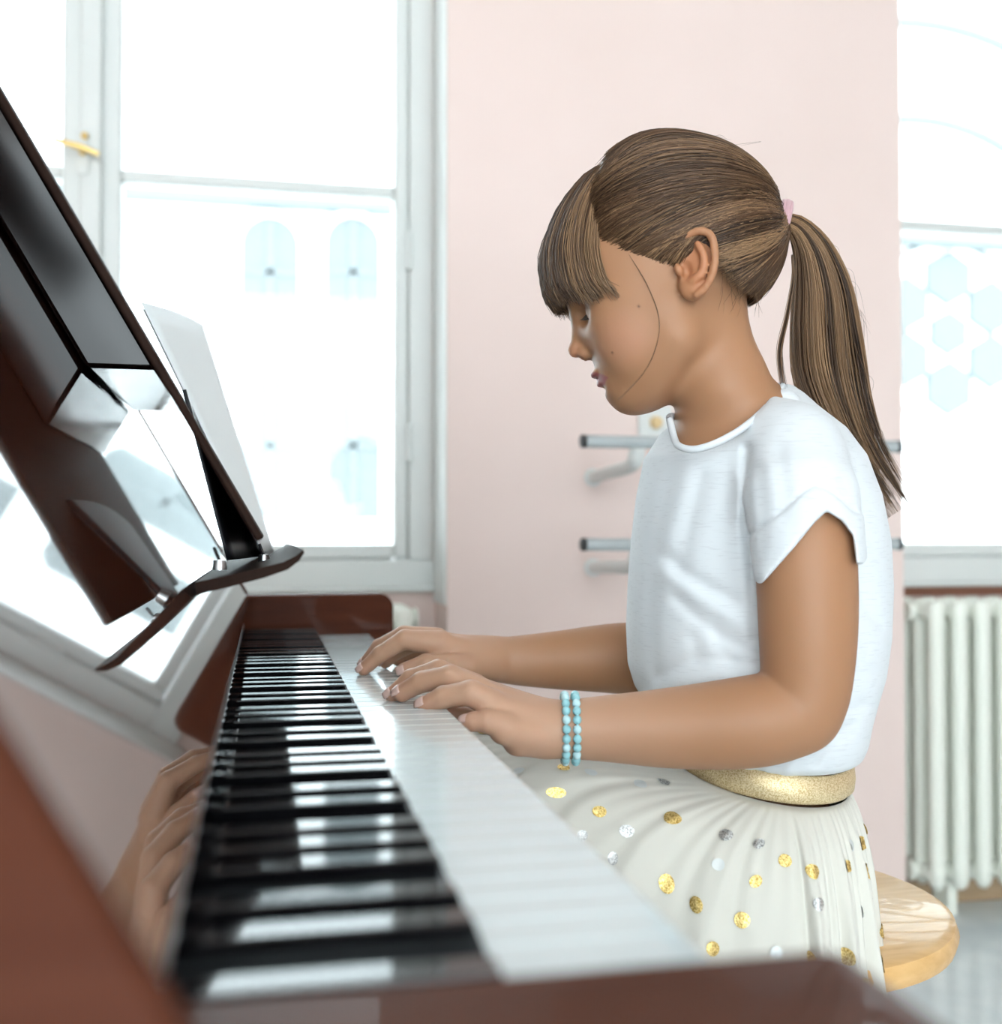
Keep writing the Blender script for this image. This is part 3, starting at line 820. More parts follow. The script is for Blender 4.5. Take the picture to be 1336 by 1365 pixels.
for f in FAR.values(): finger(f)
Vb, Qb = B.mesh(); del B
Vb = relax(Vb, Qb, 2, 0.5)
# skin colours: flush, lips, ears, nails
col = np.empty((len(Vb), 4), np.float32); col[:, 3] = 1
SKIN = np.array([0.365, 0.182, 0.094])
col[:, :3] = SKIN
def tint(c, r, rgb, amt, axes=I3, soft=0.6):
    q = (Vb - c) @ np.asarray(axes).T / np.asarray(r)
    t = np.clip((1 - np.sqrt((q ** 2).sum(1))) / soft, 0, 1)[:, None] * amt
    col[:, :3] = col[:, :3] * (1 - t) + np.asarray(rgb) * t
for s in (1, -1):
    tint(hp(835, 460, s * 0.045), (0.03, 0.03, 0.03), (0.46, 0.225, 0.14), 0.6)
    tint(hp(925, 378, s * 0.074), (0.022, 0.034, 0.02), (0.47, 0.19, 0.09), 0.7)
    tint(hp(795, 412, s * 0.03), (0.014, 0.009, 0.014), (0.42, 0.24, 0.17), 0.5)
tint(hp(770, 474), (0.016, 0.012, 0.016), (0.46, 0.20, 0.115), 0.7)
for c_, r_h in ((cc(660, 935, 0.875), 0.17), (cc(560, 880, 1.08), 0.13)):  # hands pinker, with window light painted in as a paler tone
    tint(c_, (r_h,) * 3, (0.55, 0.33, 0.225), 0.8, soft=0.8)
vpx, vpy = Vb[:, 0] / Vb[:, 2] * FPX + 668, 682.5 - Vb[:, 1] / Vb[:, 2] * FPX
lip = poly_px([Vb[:, 0], Vb[:, 1], Vb[:, 2]], [(780, 496.5), (794, 496), (803, 499), (811, 503), (808, 507), (807, 513), (802, 517), (794, 517)])
lt = np.clip(0.5 - lip / 0.0012, 0, 1)[:, None] * ((Vb[:, 2] > 0.93) & (Vb[:, 2] < 1.02))[:, None]
col[:, :3] = col[:, :3] * (1 - lt) + np.array([0.31, 0.10, 0.095]) * lt
for px, py in ((852, 408), (816, 471)):
    s0 = np.argmin(np.abs(Vb[:, 0] / Vb[:, 2] * FPX + 668 - px) + np.abs(682.5 - Vb[:, 1] / Vb[:, 2] * FPX - py) + Vb[:, 2] * 20)
    tint(Vb[s0], (0.0018,) * 3, (0.10, 0.05, 0.03), 0.9, soft=0.8)
NAILS = []
for H in (NEAR, FAR):
    for nm, f in H.items():
        (a, ra), (b, rb) = f[-2], f[-1]
        tint(cc(*b), (0.02,) * 3, (0.58, 0.29, 0.21), 0.5, soft=1)
girl = empty('person', (SX, SY, SZ), label='girl with a brown ponytail in a white t-shirt and dotted skirt playing the piano', cat='person')
me = mesh_np('body', c2w(Vb), quads=Qb, attr={'col': col})
body = link('body', me, M['skin'], girl, smooth=True)
# finger nails as thin plates
mat('nail', (0.62, 0.41, 0.35), 0.25)
for H in (NEAR, FAR):
    for nm, f in H.items():
        if H is NEAR and nm == 'thumb': continue
        (a, ra), (b, rb) = f[-2], f[-1]
        a3, b3 = cc(*a), cc(*b); t = (b3 - a3) / np.linalg.norm(b3 - a3)
        up = np.array([-0.25, 0.75, -0.6]) if nm != 'thumb' else np.array([-0.35, 0.1, -0.95])
        up = up - t * (up @ t); up /= np.linalg.norm(up); sd = np.cross(t, up)
        r = rb * b[2] / FPX
        v, fc = [], []
        n, m_ = 7, 5
        for j in range(m_):
            for i in range(n):
                ang = (i / (n - 1) - 0.5) * 1.5
                tt = -0.35 * r + j / (m_ - 1) * 1.25 * r
                wdt = 1 - 0.35 * max(0, j / (m_ - 1) - 0.6) - 0.3 * max(0, 0.3 - j / (m_ - 1))
                v.append(c2w(b3 + t * tt + (up * math.cos(ang * wdt) + sd * math.sin(ang * wdt)) * (r * 1.035 - 0.25 * r * max(0, j / (m_ - 1) - 0.55))))
        fc = [(j * n + i, j * n + i + 1, (j + 1) * n + i + 1, (j + 1) * n + i) for j in range(m_ - 1) for i in range(n - 1)]
        o = MB().add(v, fc).build('fingernail', M['nail'], girl, smooth=True)
        sm = o.modifiers.new('thick', 'SOLIDIFY'); sm.thickness = 0.0006; sm.offset = 0

# --- T-shirt
mat('shirt', (0.80, 0.81, 0.83), 0.85, sheen=0.2)
sm_ = M['shirt']
tc = N(sm_, 'ShaderNodeTexCoord'); mp = N(sm_, 'ShaderNodeMapping'); mp.inputs['Scale'].default_value = (70, 70, 700)
nz_ = N(sm_, 'ShaderNodeTexNoise'); nz_.inputs['Scale'].default_value = 1; nz_.inputs['Detail'].default_value = 3
L(sm_, tc.outputs['Object'], mp.inputs[0]); L(sm_, mp.outputs[0], nz_.inputs['Vector'])
r_ = ramp(sm_, [(0.3, (0.585, 0.605, 0.625)), (0.45, (0.65, 0.675, 0.695))]); L(sm_, nz_.outputs['Fac'], r_.inputs[0]); L(sm_, r_.outputs[0], bsdf(sm_).inputs['Base Color'])
S = Field(np.arange(0.09, 0.365, 0.0016), np.arange(-0.26, 0.125, 0.0016), np.arange(0.80, 1.16, 0.002))
rows = np.array([  # y, left, right, half width towards the camera (m)
    [520, 985, 1062, 0.030], [545, 925, 1085, 0.055], [575, 884, 1116, 0.090], [610, 862, 1140, 0.104], [660, 852, 1157, 0.110], [720, 845, 1168, 0.112], [780, 840, 1172, 0.112], [840, 838, 1170, 0.112],
    [890, 841, 1162, 0.113], [920, 850, 1152, 0.114], [950, 868, 1143, 0.114], [975, 888, 1138, 0.112], [990, 902, 1132, 0.108], [1004, 915, 1118, 0.099]])
def torso(P):
    py = 682.5 - P[1] / 1.0 * FPX
    py = np.broadcast_to(py, (1, P[1].shape[1], 1)).ravel()
    f = lambda c: np.interp(py, rows[:, 0], rows[:, c])[None, :, None]
    l, r, hw = (f(1) - 668) / FPX, (f(2) - 668) / FPX, f(3)
    cx, rx = (l + r) / 2, (r - l) / 2
    u = np.sqrt((np.abs(P[0] - cx) / rx) ** 2.3 + (np.abs(P[2] - 1.0 - (cx - P[0]) * 0.12) / hw) ** 2.3)
    d = (u - 1) * np.minimum(rx, hw)
    top = (515 - py)[None, :, None] / FPX; bot = (py - 1001)[None, :, None] / FPX
    return smax(smax(d, top, 0.01), bot, 0.008)
full = (S.g[0][0], S.g[1][0], S.g[2][0]), (S.g[0][-1], S.g[1][-1], S.g[2][-1])
S.op(torso, *full)
HEM = [(960, 560), (985, 700), (1000, 770), (1007, 784), (1016, 778), (1060, 728), (1086, 696), (1102, 681), (1122, 694), (1137, 714), (1142, 752), (1150, 752), (1200, 700), (1200, 480), (1000, 480)]
SEAM = [(960, 560), (985, 690), (999, 713), (1040, 682), (1070, 655), (1088, 645), (1112, 656), (1144, 684), (1200, 690), (1200, 480), (1000, 480)]
def sleeve(P):
    d = sd_cone(P, cc(1054, 600, .915), cc(1066, 665, .878), 0.036, 0.0405)
    d = smin(d, sd_cone(P, cc(1066, 665, .878), cc(1076, 790, .862), 0.0405, 0.0425), 0.02)
    d = smin(d, sd_cone(P, cc(1010, 568, .955), cc(1058, 610, .905), 0.030, 0.037), 0.02)
    return smax(d, poly_px(P, HEM), 0.002)
def cuff(P):
    d = sd_cone(P, cc(1068, 640, .877), cc(1076, 790, .862), 0.0440, 0.0462)
    return smax(smax(d, poly_px(P, HEM), 0.002), -poly_px(P, SEAM), 0.002)
S.op(sleeve, cc(950, 790, .82), cc(1160, 540, .99), 0.014)
S.op(cuff, cc(950, 800, .82), cc(1160, 640, .95), 0.0012)
def fsleeve(P):
    d = sd_cone(P, cc(1010, 570, 1.02), cc(1040, 640, 1.09), 0.03, 0.038)
    return smin(d, sd_cone(P, cc(1040, 640, 1.09), cc(1045, 740, 1.11), 0.038, 0.042), 0.01)
S.op(fsleeve, cc(960, 760, .98), cc(1090, 530, 1.16), 0.014)
# neck hole
def hole(P):
    d = sd_cone(P, cc(968, 470, .965), cc(962, 572, .965), 0.040, 0.044)
    return d
NECK = [(880, 480), (893, 556), (899, 583), (905, 593), (925, 596), (953, 588), (986, 570), (1015, 546), (1028, 528), (1030, 480)]
S.op(lambda P: smax(sd_cone(P, cc(968, 470, .965), cc(962, 560, .965), 0.052, 0.062), poly_px(P, NECK), 0.002), cc(850, 640, .86), cc(1090, 470, 1.07), 0.003, 's')
# creases
sl_ = S.sub(full[0], (full[1][0], full[1][1], 0.985))
Pn = S.pts(sl_)
npx, npy = Pn[0] / Pn[2] * FPX + 668, 682.5 - Pn[1] / Pn[2] * FPX
def crease(pts, r, depth):
    """pts in pixels, r in pixels, depth in metres (positive = valley)"""
    q = smooth_path(pts, 8); d = np.full(npx.shape[:2] + npx.shape[2:], 1e9, np.float32)
    lo, hi = q.min(0) - 3 * r, q.max(0) + 3 * r
    for a, b in zip(q[:-1], q[1:]):
        e = b - a; t = np.clip(((npx - a[0]) * e[0] + (npy - a[1]) * e[1]) / (e @ e), 0, 1)
        d = np.minimum(d, (npx - a[0] - e[0] * t) ** 2 + (npy - a[1] - e[1] * t) ** 2)
    S.d[sl_] += (depth * np.exp(-d / r ** 2)).astype(np.float32)
CREASES = [
    ([(888, 742), (930, 775), (985, 805)], 9, 0.0045), ([(895, 770), (945, 805), (1000, 838)], 10, -0.004), ([(905, 800), (950, 840), (1003, 868)], 8, 0.004),
    ([(996, 600), (993, 680), (1003, 760), (1006, 850)], 7, 0.006), ([(985, 640), (980, 720), (990, 800)], 11, -0.003),
    ([(880, 900), (930, 880), (1003, 885)], 8, 0.004), ([(875, 925), (935, 905), (1000, 905)], 10, -0.004),
    ([(918, 620), (896, 690), (880, 760)], 12, -0.003), ([(895, 640), (876, 720), (868, 820), (872, 900)], 10, 0.003), ([(935, 640), (915, 720), (905, 760)], 10, 0.0025),
    ([(1010, 625), (1018, 690), (1012, 740)], 8, 0.002), ([(1040, 600), (1046, 650), (1046, 690)], 9, 0.002), ([(1125, 640), (1130, 680)], 8, 0.002),
    ([(1140, 775), (1155, 810), (1172, 832)], 8, 0.005), ([(1130, 850), (1150, 880), (1165, 880)], 9, -0.004), ([(1110, 930), (1130, 945), (1150, 940)], 8, 0.004),
    ([(1085, 1012), (1105, 985), (1135, 965)], 7, 0.005), ([(1050, 1025), (1070, 1000), (1100, 985)], 8, -0.004), ([(1010, 1030), (1022, 1005)], 7, 0.003),
    ([(955, 830), (960, 860), (975, 880)], 9, 0.003), ([(925, 850), (930, 880)], 9, 0.0025),
    ([(999, 714), (1040, 683), (1070, 656), (1088, 646), (1112, 657), (1140, 682)], 2.6, 0.0030),
]
for p_, r_c, d_c in CREASES: crease(p_, r_c * 1.15, d_c * 0.72)
S.ell(cc(1044, 531, .955), I3, (0.012, 0.008, 0.014), 0.006)
Vs, Qs = S.mesh(); del S
ph = rng.uniform(0, 6.28, (14, 4)); kk = rng.normal(0, 1, (14, 3)) * np.array([38, 26, 34])
wob = sum(np.sin(Vs @ kk[i] + ph[i, 0]) for i in range(14)) / 14
Vs = relax(Vs, Qs, 2, 0.5)
cen = np.array([(1005 - 668) / FPX, 0, 1.0])
dirn = Vs - cen; dirn[:, 1] = 0; dirn /= np.linalg.norm(dirn, axis=1)[:, None] + 1e-9
Vs = Vs + dirn * (wob * 0.0022)[:, None]
shirt = link('t_shirt', mesh_np('t_shirt', c2w(Vs), quads=Qs), M['shirt'], girl, smooth=True)
# ribbed collar
mat('collar', (0.64, 0.665, 0.685), 0.85)
near = [(893, 560, .945), (899, 584, .925), (906, 595, .905), (926, 599, .893), (954, 591, .888), (987, 573, .896), (1017, 548, .92), (1038, 522, .952)]
far_ = [(1043, 514, .985), (1020, 522, 1.03), (970, 545, 1.045), (920, 556, 1.02), (895, 555, .985)]
pth = smooth_path([cc(*p) for p in near + far_ + [near[0]]], 80)
MB().tube(c2w(pth), 0.0030, 10, cap=False).build('collar', M['collar'], shirt, smooth=True)

# --- skirt
mat('tulle', (0.63, 0.61, 0.545), 0.8, sheen=0.3)
mat('waistband_gold', (0.80, 0.62, 0.33), 0.45, metal=0.55)
noise_color(M['waistband_gold'], 900, [(0.35, (0.55, 0.38, 0.16)), (0.6, (0.88, 0.74, 0.48))], bump=0.4, bump_dist=0.001)
mat('dot_gold', (0.83, 0.60, 0.17), 0.4, metal=0.75)
noise_color(M['dot_gold'], 700, [(0.35, (0.45, 0.28, 0.05)), (0.62, (0.95, 0.75, 0.32))], bump=0.3, bump_dist=0.001)
mat('dot_silver', (0.5, 0.5, 0.48), 0.4, metal=0.7)
noise_color(M['dot_silver'], 700, [(0.35, (0.28, 0.28, 0.27)), (0.62, (0.72, 0.73, 0.72))], bump=0.3, bump_dist=0.001)
mat('dot_pale', (0.62, 0.65, 0.64), 0.45, metal=0.3)
GF = -(Rv * RAY[2] * 0 + Rv)               # the girl faces image left
GS = np.array([F0[0], F0[1], 0.0])         # away from the camera
WC = W(1013, 1016, 1.0)
zw = WC[2]
fold_ph = rng.uniform(0, 6.28, 6)
def sk(th, t):
    """skirt surface: th round the waist (0 = front), t from waistband to hem"""
    th = np.asarray(th, float); t = np.asarray(t, float)
    c, s = np.cos(th), np.sin(th)
    frontness = np.clip((c - 0.15) / 0.8, 0, 1); frontness = frontness ** 2 * (3 - 2 * frontness)
    wf, ws = 0.0735, 0.098
    ease = 1 - (1 - t) ** 4.5
    Rf = np.where(c > 0, 0.36, 0.090); Rs = 0.170
    rf = wf + (Rf - wf) * (ease * (1 - 0.45 * frontness) + 0.45 * frontness * np.minimum(1, t / 0.6))
    rs = ws + (Rs - ws) * ease
    # circumferential folds
    amp = 0.0110 * np.clip(t * 2.2, 0, 1) ** 0.8 * (0.5 + 0.5 * t)
    fold = np.sin(34 * th + 1.3 * np.sin(3 * th + fold_ph[0]) + 0.8 * t + fold_ph[1]) * 0.55 + np.sin(21 * th + fold_ph[2] - 1.5 * t + 1.7 * np.sin(2 * th)) * 0.6 + 0.35 * np.sin(55 * th + fold_ph[3] + 2 * t)
    fold = fold + 0.9 * np.clip(1 - t * 3.5, 0, 1) * np.sin(83 * th + 2 * np.sin(5 * th))
    rf = rf + amp * fold; rs = rs + amp * fold
    drop = 0.34 * t * (1 - frontness) + frontness * (0.05 * t + 0.30 * np.clip((t - 0.58) / 0.42, 0, 1) ** 1.2)
    puff = 0.018 * np.sin(np.clip(t * 3.2, 0, 1) * math.pi) * (1 - 0.3 * frontness)
    tiltz = -0.012 * (-s) * 0 + 0.010 * (1 - t) * c
    lift = frontness * 0.035 * np.sin(np.clip(t * 1.5, 0, 1) * math.pi)
    p = WC + (c * rf)[..., None] * GF + (s * rs)[..., None] * GS
    p[..., 2] = zw - 0.005 - drop + puff * 0.6 + tiltz + lift + 0.004 * fold * frontness * t - 0.010 * (1 - t) * (s < 0) * np.abs(s)
    return p
NTH, NT = 520, 46
TH, TT = np.meshgrid(np.linspace(0, 2 * math.pi, NTH, endpoint=False), np.linspace(0, 1, NT), indexing='ij')
V = sk(TH, TT).reshape(-1, 3)
i, j = np.meshgrid(np.arange(NTH), np.arange(NT - 1), indexing='ij'); i2 = (i + 1) % NTH
Q = np.stack([i * NT + j, i2 * NT + j, i2 * NT + j + 1, i * NT + j + 1], -1).reshape(-1, 4)
skirt = link('skirt', mesh_np('skirt', V, quads=Q), M['tulle'], girl, smooth=True)
sm = skirt.modifiers.new('thick', 'SOLIDIFY'); sm.thickness = 0.0015; sm.offset = -1
# waistband
v, f = [], []
nb = 96
for jj, (zz, g_) in enumerate(((0.014, 0.002), (0.012, 0.0045), (0.002, 0.0055), (-0.006, 0.0045), (-0.009, 0.001))):
    for ii in range(nb):
        a = 2 * math.pi * ii / nb; c, s = math.cos(a), math.sin(a)
        p = WC + GF * c * (0.0735 + g_) + GS * s * (0.098 + g_)
        v.append((p[0], p[1], zw + zz + 0.008 * c - 0.006 * max(0, -s) + 0.002))
for jj in range(4):
    for ii in range(nb):
        f.append((jj * nb + ii, jj * nb + (ii + 1) % nb, (jj + 1) * nb + (ii + 1) % nb, (jj + 1) * nb + ii))
MB().add(v, f).build('waistband', M['waistband_gold'], skirt, smooth=True)
# dots
cells = []
r2 = np.random.default_rng(3)
tries = 0
while len(cells) < 280 and tries < 12000:
    tries += 1
    th, t = r2.uniform(math.pi * 0.88, 2 * math.pi + 0.3), r2.uniform(0.07, 0.97)
    p = sk(th, t)
    if all(np.linalg.norm(p - q) > 0.0220 for q, *_ in cells):
        cells.append((p, th, t))
for q, th, t in cells:
    u_ = r2.random()
    mname, rad = ('dot_gold', r2.uniform(0.0048, 0.0070)) if u_ < 0.55 else (('dot_silver', r2.uniform(0.0042, 0.0055)) if u_ < 0.87 else ('dot_pale', r2.uniform(0.0044, 0.0056)))
    e_ = 1e-3
    du = (sk(th + e_, t) - sk(th - e_, t)) / (2 * e_); dv = (sk(th, t + e_) - sk(th, t - e_)) / (2 * e_)
    n_ = np.cross(du, dv); n_ /= np.linalg.norm(n_)
    if n_ @ (q - WC) < 0 and n_[2] < 0: n_ = -n_
    ls, lt = np.linalg.norm((sk(th + 0.03, t) - sk(th - 0.03, t)) / 0.06), np.linalg.norm(dv)
    vs_ = [sk(th, t) + n_ * 0.0014]
    for rr in (0.55, 1.0):
        for a in np.linspace(0, 2 * math.pi, 14, endpoint=False):
            vs_.append(sk(th + rad * rr * math.cos(a) / ls, min(1, t + rad * rr * math.sin(a) / lt)) + n_ * 0.0012)
    fs_ = [(0, 1 + k, 1 + (k + 1) % 14) for k in range(14)] + [(1 + k, 15 + k, 15 + (k + 1) % 14, 1 + (k + 1) % 14) for k in range(14)]
    MB().add(vs_, fs_).build('dot', M[mname], skirt, smooth=True)

# --- bracelet
mat('bead_teal', (0.30, 0.58, 0.62), 0.25)
mat('bead_pale', (0.50, 0.72, 0.75), 0.2)
wr = cc(760, 971, 0.872)
brace = MB()
bl = [(753, 0.0238), (767, 0.0238)]
rings = []
for px_, rad in bl:
    c_ = cc(px_, 970.5, 0.872)
    rings.append([c_ + np.array([0.0, math.cos(a) * 0.0254, math.sin(a) * 0.0250]) for a in np.linspace(0, 2 * math.pi, 22, endpoint=False)])
bo = MB()
for rg in rings: bo.tube(c2w(np.array(rg + [rg[0]])), 0.0009, 6, cap=False)
brace = bo.build('bracelet', M['bead_pale'], girl, smooth=True)
bead_me = {}
for nm in ('bead_teal', 'bead_pale'):
    bead_me[nm] = MB().ball((0, 0, 0), 0.0036, 8, 6, (0.95, 1, 1)).mesh('bead'); bead_me[nm].materials.append(M[nm]); bead_me[nm].shade_smooth()
for kk_, rg in enumerate(rings):
    for n_, p in enumerate(rg):
        o = link('bead', bead_me['bead_teal' if (n_ + kk_) % 3 else 'bead_pale'], None, brace)
        o.location = c2w(p)

# --- hair
HX = np.stack([FWD, [0, 1, 0], RAY])
TIE = hp(1033, 297)
def cap_sd(P):
    d = sd_ell(P, hp(898, 309), HX, (0.0900, 0.0800, 0.0755))
    d = smin(d, sd_ell(P, hp(870, 262), HX, (0.045, 0.045, 0.052)), 0.02)
    d = smin(d, sd_ell(P, hp(850, 325), HX, (0.046, 0.034, 0.0655)), 0.012)
    d = smin(d, sd_ell(P, hp(960, 327), HX, (0.043, 0.050, 0.058)), 0.03)
    d = smin(d, sd_cone(P, hp(972, 300), TIE, 0.040, 0.0065), 0.014)
    return d
HAIRPOLY = [(800, 222), (786, 262), (786, 300), (801, 345), (848, 358), (890, 358), (912, 343), (930, 338), (948, 343), (973, 366), (996, 382), (1010, 391), (1028, 372), (1060, 300), (1060, 150), (780, 150)]
Hf = Field(np.arange(0.07, 0.26, 0.0018), np.arange(0.16, 0.345, 0.0018), np.arange(0.875, 1.075, 0.0018))
allh = ([g_[0] for g_ in Hf.g], [g_[-1] for g_ in Hf.g])
Hf.op(lambda P: smax(cap_sd(P) + 0.0008, poly_px(P, HAIRPOLY), 0.004), *allh)
Vh, Qh = Hf.mesh(); del Hf
Vh = relax(Vh, Qh, 2)
hc = np.tile(np.array([0.085, 0.05, 0.03, 1], np.float32), (len(Vh), 1))
hair = link('hair', mesh_np('hair', c2w(Vh), quads=Qh, attr={'col': hc}), M['hair'], girl, smooth=True)

def strands(name, paths, rad, cols, parent, sides=3, taper=0.35):
    """paths (S, N, 3) in camera space"""
    S_, N_, _ = paths.shape
    T = np.gradient(paths, axis=1); T /= np.linalg.norm(T, axis=2, keepdims=True) + 1e-12
    ref = np.array([0.3, 0.2, 0.93])
    n1 = np.cross(T, ref); n1 /= np.linalg.norm(n1, axis=2, keepdims=True) + 1e-12
    n2 = np.cross(T, n1)
    tp = np.interp(np.linspace(0, 1, N_), [0, 0.1, 0.75, 1], [0.2, 1, 1, taper])
    R_ = np.asarray(rad).reshape(S_, 1, 1) * tp[None, :, None]
    ring = [paths + R_ * (n1 * math.cos(a) + n2 * math.sin(a)) for a in np.arange(sides) * 2 * math.pi / sides]
    V = np.stack(ring, 2).reshape(-1, 3)
    s, i, k = np.meshgrid(np.arange(S_), np.arange(N_ - 1), np.arange(sides), indexing='ij')
    at = lambda s, i, k: (s * N_ + i) * sides + k % sides
    Q = np.stack([at(s, i, k), at(s, i, k + 1), at(s, i + 1, k + 1), at(s, i + 1, k)], -1).reshape(-1, 4)
    cl = np.repeat(np.concatenate([cols, np.ones((S_, 1))], 1), N_ * sides, 0)
    return link(name, mesh_np(name, c2w(V), quads=Q, attr={'col': cl}), M['hair'], parent, smooth=True)
def hair_cols(n, light=0.35, group=None):
    base = np.array([0.082, 0.041, 0.021]); hi = np.array([0.31, 0.18, 0.092]); lo = np.array([0.027, 0.014, 0.008])
    if group is None: group = np.arange(n)
    ng = int(group.max()) + 1
    gt = rng.random(ng); gl = (rng.random(ng) < light) * rng.random(ng)
    t = np.clip(gt[group] + rng.normal(0, 0.22, n), 0, 1)[:, None]
    l = np.clip(gl[group] + (rng.random(n) < 0.12) * 0.4 + rng.normal(0, 0.08, n), 0, 1)[:, None]
    c = lo + (base - lo) * np.minimum(1, t * 1.5)
    return c * (1 - l) + hi * l
def project(p, fn, tgt, it=4):
    e = 5e-4
    for _ in range(it):
        P = [p[..., 0], p[..., 1], p[..., 2]]
        f0 = fn(P)
        g_ = np.stack([fn([P[0] + e, P[1], P[2]]) - f0, fn([P[0], P[1] + e, P[2]]) - f0, fn([P[0], P[1], P[2] + e]) - f0], -1) / e
        g_ /= np.linalg.norm(g_, axis=-1, keepdims=True) + 1e-9
        p = p - ((f0 - tgt)[..., None]) * g_
    return p
def near_hit(px, py):
    D = np.full(len(px), 0.86)
    for _ in range(60):
        q = cc_arr(px, py, D); D = D + np.clip(cap_sd([q[:, 0], q[:, 1], q[:, 2]]), -0.01, 0.01) * 0.8
        D = np.minimum(D, 0.985)
    return cc_arr(px, py, D)
def cc_arr(px, py, D): return np.stack([(px - 668) / FPX * D, (682.5 - py) / FPX * D, D], 1)
def mirror(p):
    c_ = hp(900, 300); return p - 2 * ((p - c_) @ RAY)[..., None] * RAY
line = smooth_path([(818, 214), (799, 236), (790, 265), (790, 300), (800, 342), (826, 354), (850, 358), (890, 357), (912, 345), (932, 340), (950, 346), (973, 371), (998, 390), (1016, 401), (1028, 392)], 300)
NS = 3400
LU = np.linspace(0, 1, 300)
def cap_strands(n, side, jitter=3.2):
    ng = n // 22
    gu = rng.random(ng)
    grp = rng.integers(0, ng, n)
    u = np.clip(gu[grp] + rng.normal(0, 0.012, n), 0, 0.999)
    q = line[(u * 299).astype(int)] + rng.normal(0, jitter, (n, 2))
    A = near_hit(q[:, 0], q[:, 1])
    # over the crown for roots at the parting, round the side for roots at the temple and nape
    psi = np.interp(u, [0, 0.1, 0.2, 0.34, 0.6, 0.8, 1.0], [0.0, 0.72, 1.25, 1.62, 1.80, 1.98, 2.3]) + rng.normal(0, 0.03, n)
    mid = hp(948, 306) + np.array([0, 1.0, 0]) * (np.cos(psi) * 0.082)[:, None] - RAY * (np.sin(psi) * 0.070)[:, None] + FWD * (0.012 * np.cos(psi))[:, None]
    wm = np.clip((u - 0.55) / 0.15, 0, 1)[:, None]
    mid = mid * (1 - wm) + wm * (0.5 * (A + TIE) + np.array([0, -0.004, 0]) - RAY * 0.01)
    tz = np.clip(u[:, None] / 0.04, 0, 1)
    A = A * tz + (hp(816, 214) - RAY * (u[:, None] * 0.3)) * (1 - tz)
    # some roots start further back so that the crown is evenly covered
    t0 = np.where(rng.random(n) < 0.35, rng.random(n) * 0.5, 0)[:, None]
    end = TIE + rng.normal(0, 1, (n, 3)) * np.array([0.001, 0.0045, 0.0045])
    tt = t0 + (1 - t0) * np.linspace(0, 1, 20)[None]
    ctl_ = 2 * mid - 0.5 * (A + end)
    t = tt[..., None]
    p = A[:, None] * (1 - t) ** 2 + 2 * ctl_[:, None] * t * (1 - t) + end[:, None] * t ** 2
    p[..., 1] += rng.normal(0, 0.0016, (n, 1)) * np.sin(tt * math.pi) + (rng.normal(0, 0.003, ng)[grp])[:, None] * np.sin(tt * math.pi)
    lay = rng.uniform(0.0, 0.0014, (n, 1)) + (rng.uniform(0, 0.0016, ng)[grp])[:, None] * np.ones((1, 20))
    pr = project(p, cap_sd, lay)
    w_ = np.clip((t - 0.88) / 0.12, 0, 1)
    pr = pr * (1 - w_) + p * w_
    if side < 0: pr = mirror(pr)
    return pr, grp
Pa, ga = cap_strands(NS, 1); Pb, gb = cap_strands(int(NS * 0.5), -1)
P1 = np.concatenate([Pa, Pb]); gg = np.concatenate([ga, gb + ga.max() + 1])
strands('hair_strands', P1, rng.uniform(0.00028, 0.0006, len(P1)), hair_cols(len(P1), 0.4, gg), hair)
Pf, gf = cap_strands(700, 1, 7.5)
strands('fine_hairs', Pf[:, :14], rng.uniform(0.00012, 0.00022, len(Pf)), hair_cols(len(Pf), 0.7), hair)
# bangs
NBG = 1900
gB = rng.integers(0, 90, NBG)
phi = np.clip((rng.uniform(-1, 1, 90)[gB] + rng.normal(0, 0.03, NBG)), -1, 1) * 86 * math.pi / 180
kx = (1 - np.cos(phi)); sn = np.sin(phi)
ctlF = np.array([(828, 210), (780, 238), (745, 285), (723, 345), (727, 395), (739, 418)], float)
ctlS = np.array([(824, 216), (812, 258), (807, 305), (808, 350), (818, 388), (836, 411)], float)
sideS = np.array([0.014, 0.037, 0.054, 0.060, 0.062, 0.061])
jit = rng.normal(0, 1, (NBG, 1))
lay = rng.uniform(-1, 0.3, (NBG, 1)) * np.array([0, 3, 7, 8, 7, 6])[None]
cp = ctlF[None] * (1 - kx)[:, None, None] + ctlS[None] * kx[:, None, None]
cp[:, :, 0] -= lay * (1 - kx)[:, None]
cp[:, -1, 1] += rng.normal(0, 4, NBG) - 5 * (np.abs(phi) < 0.9)
cp[:, -1, 1] = np.minimum(cp[:, -1, 1], 421)
cp[:, 1:, 0] += rng.normal(0, 1.2, (NBG, 5))
sv = sideS[None] * sn[:, None] + lay * HM * 0.9 * sn[:, None] + np.linspace(0, 1, 6)[None] * rng.normal(0, 0.0012, (NBG, 1))
Dd = HD + (880 - cp[:, :, 0]) * 9.1e-5
c3 = np.stack([(cp[:, :, 0] - 668) / FPX * Dd, (682.5 - cp[:, :, 1]) / FPX * Dd, Dd], -1) - RAY * sv[..., None]
pb = np.stack([smooth_path(c3[i_], 16) for i_ in range(NBG)])
strands('fringe', pb, rng.uniform(0.0003, 0.0006, NBG), hair_cols(NBG, 0.4, gB), hair, taper=0.3)
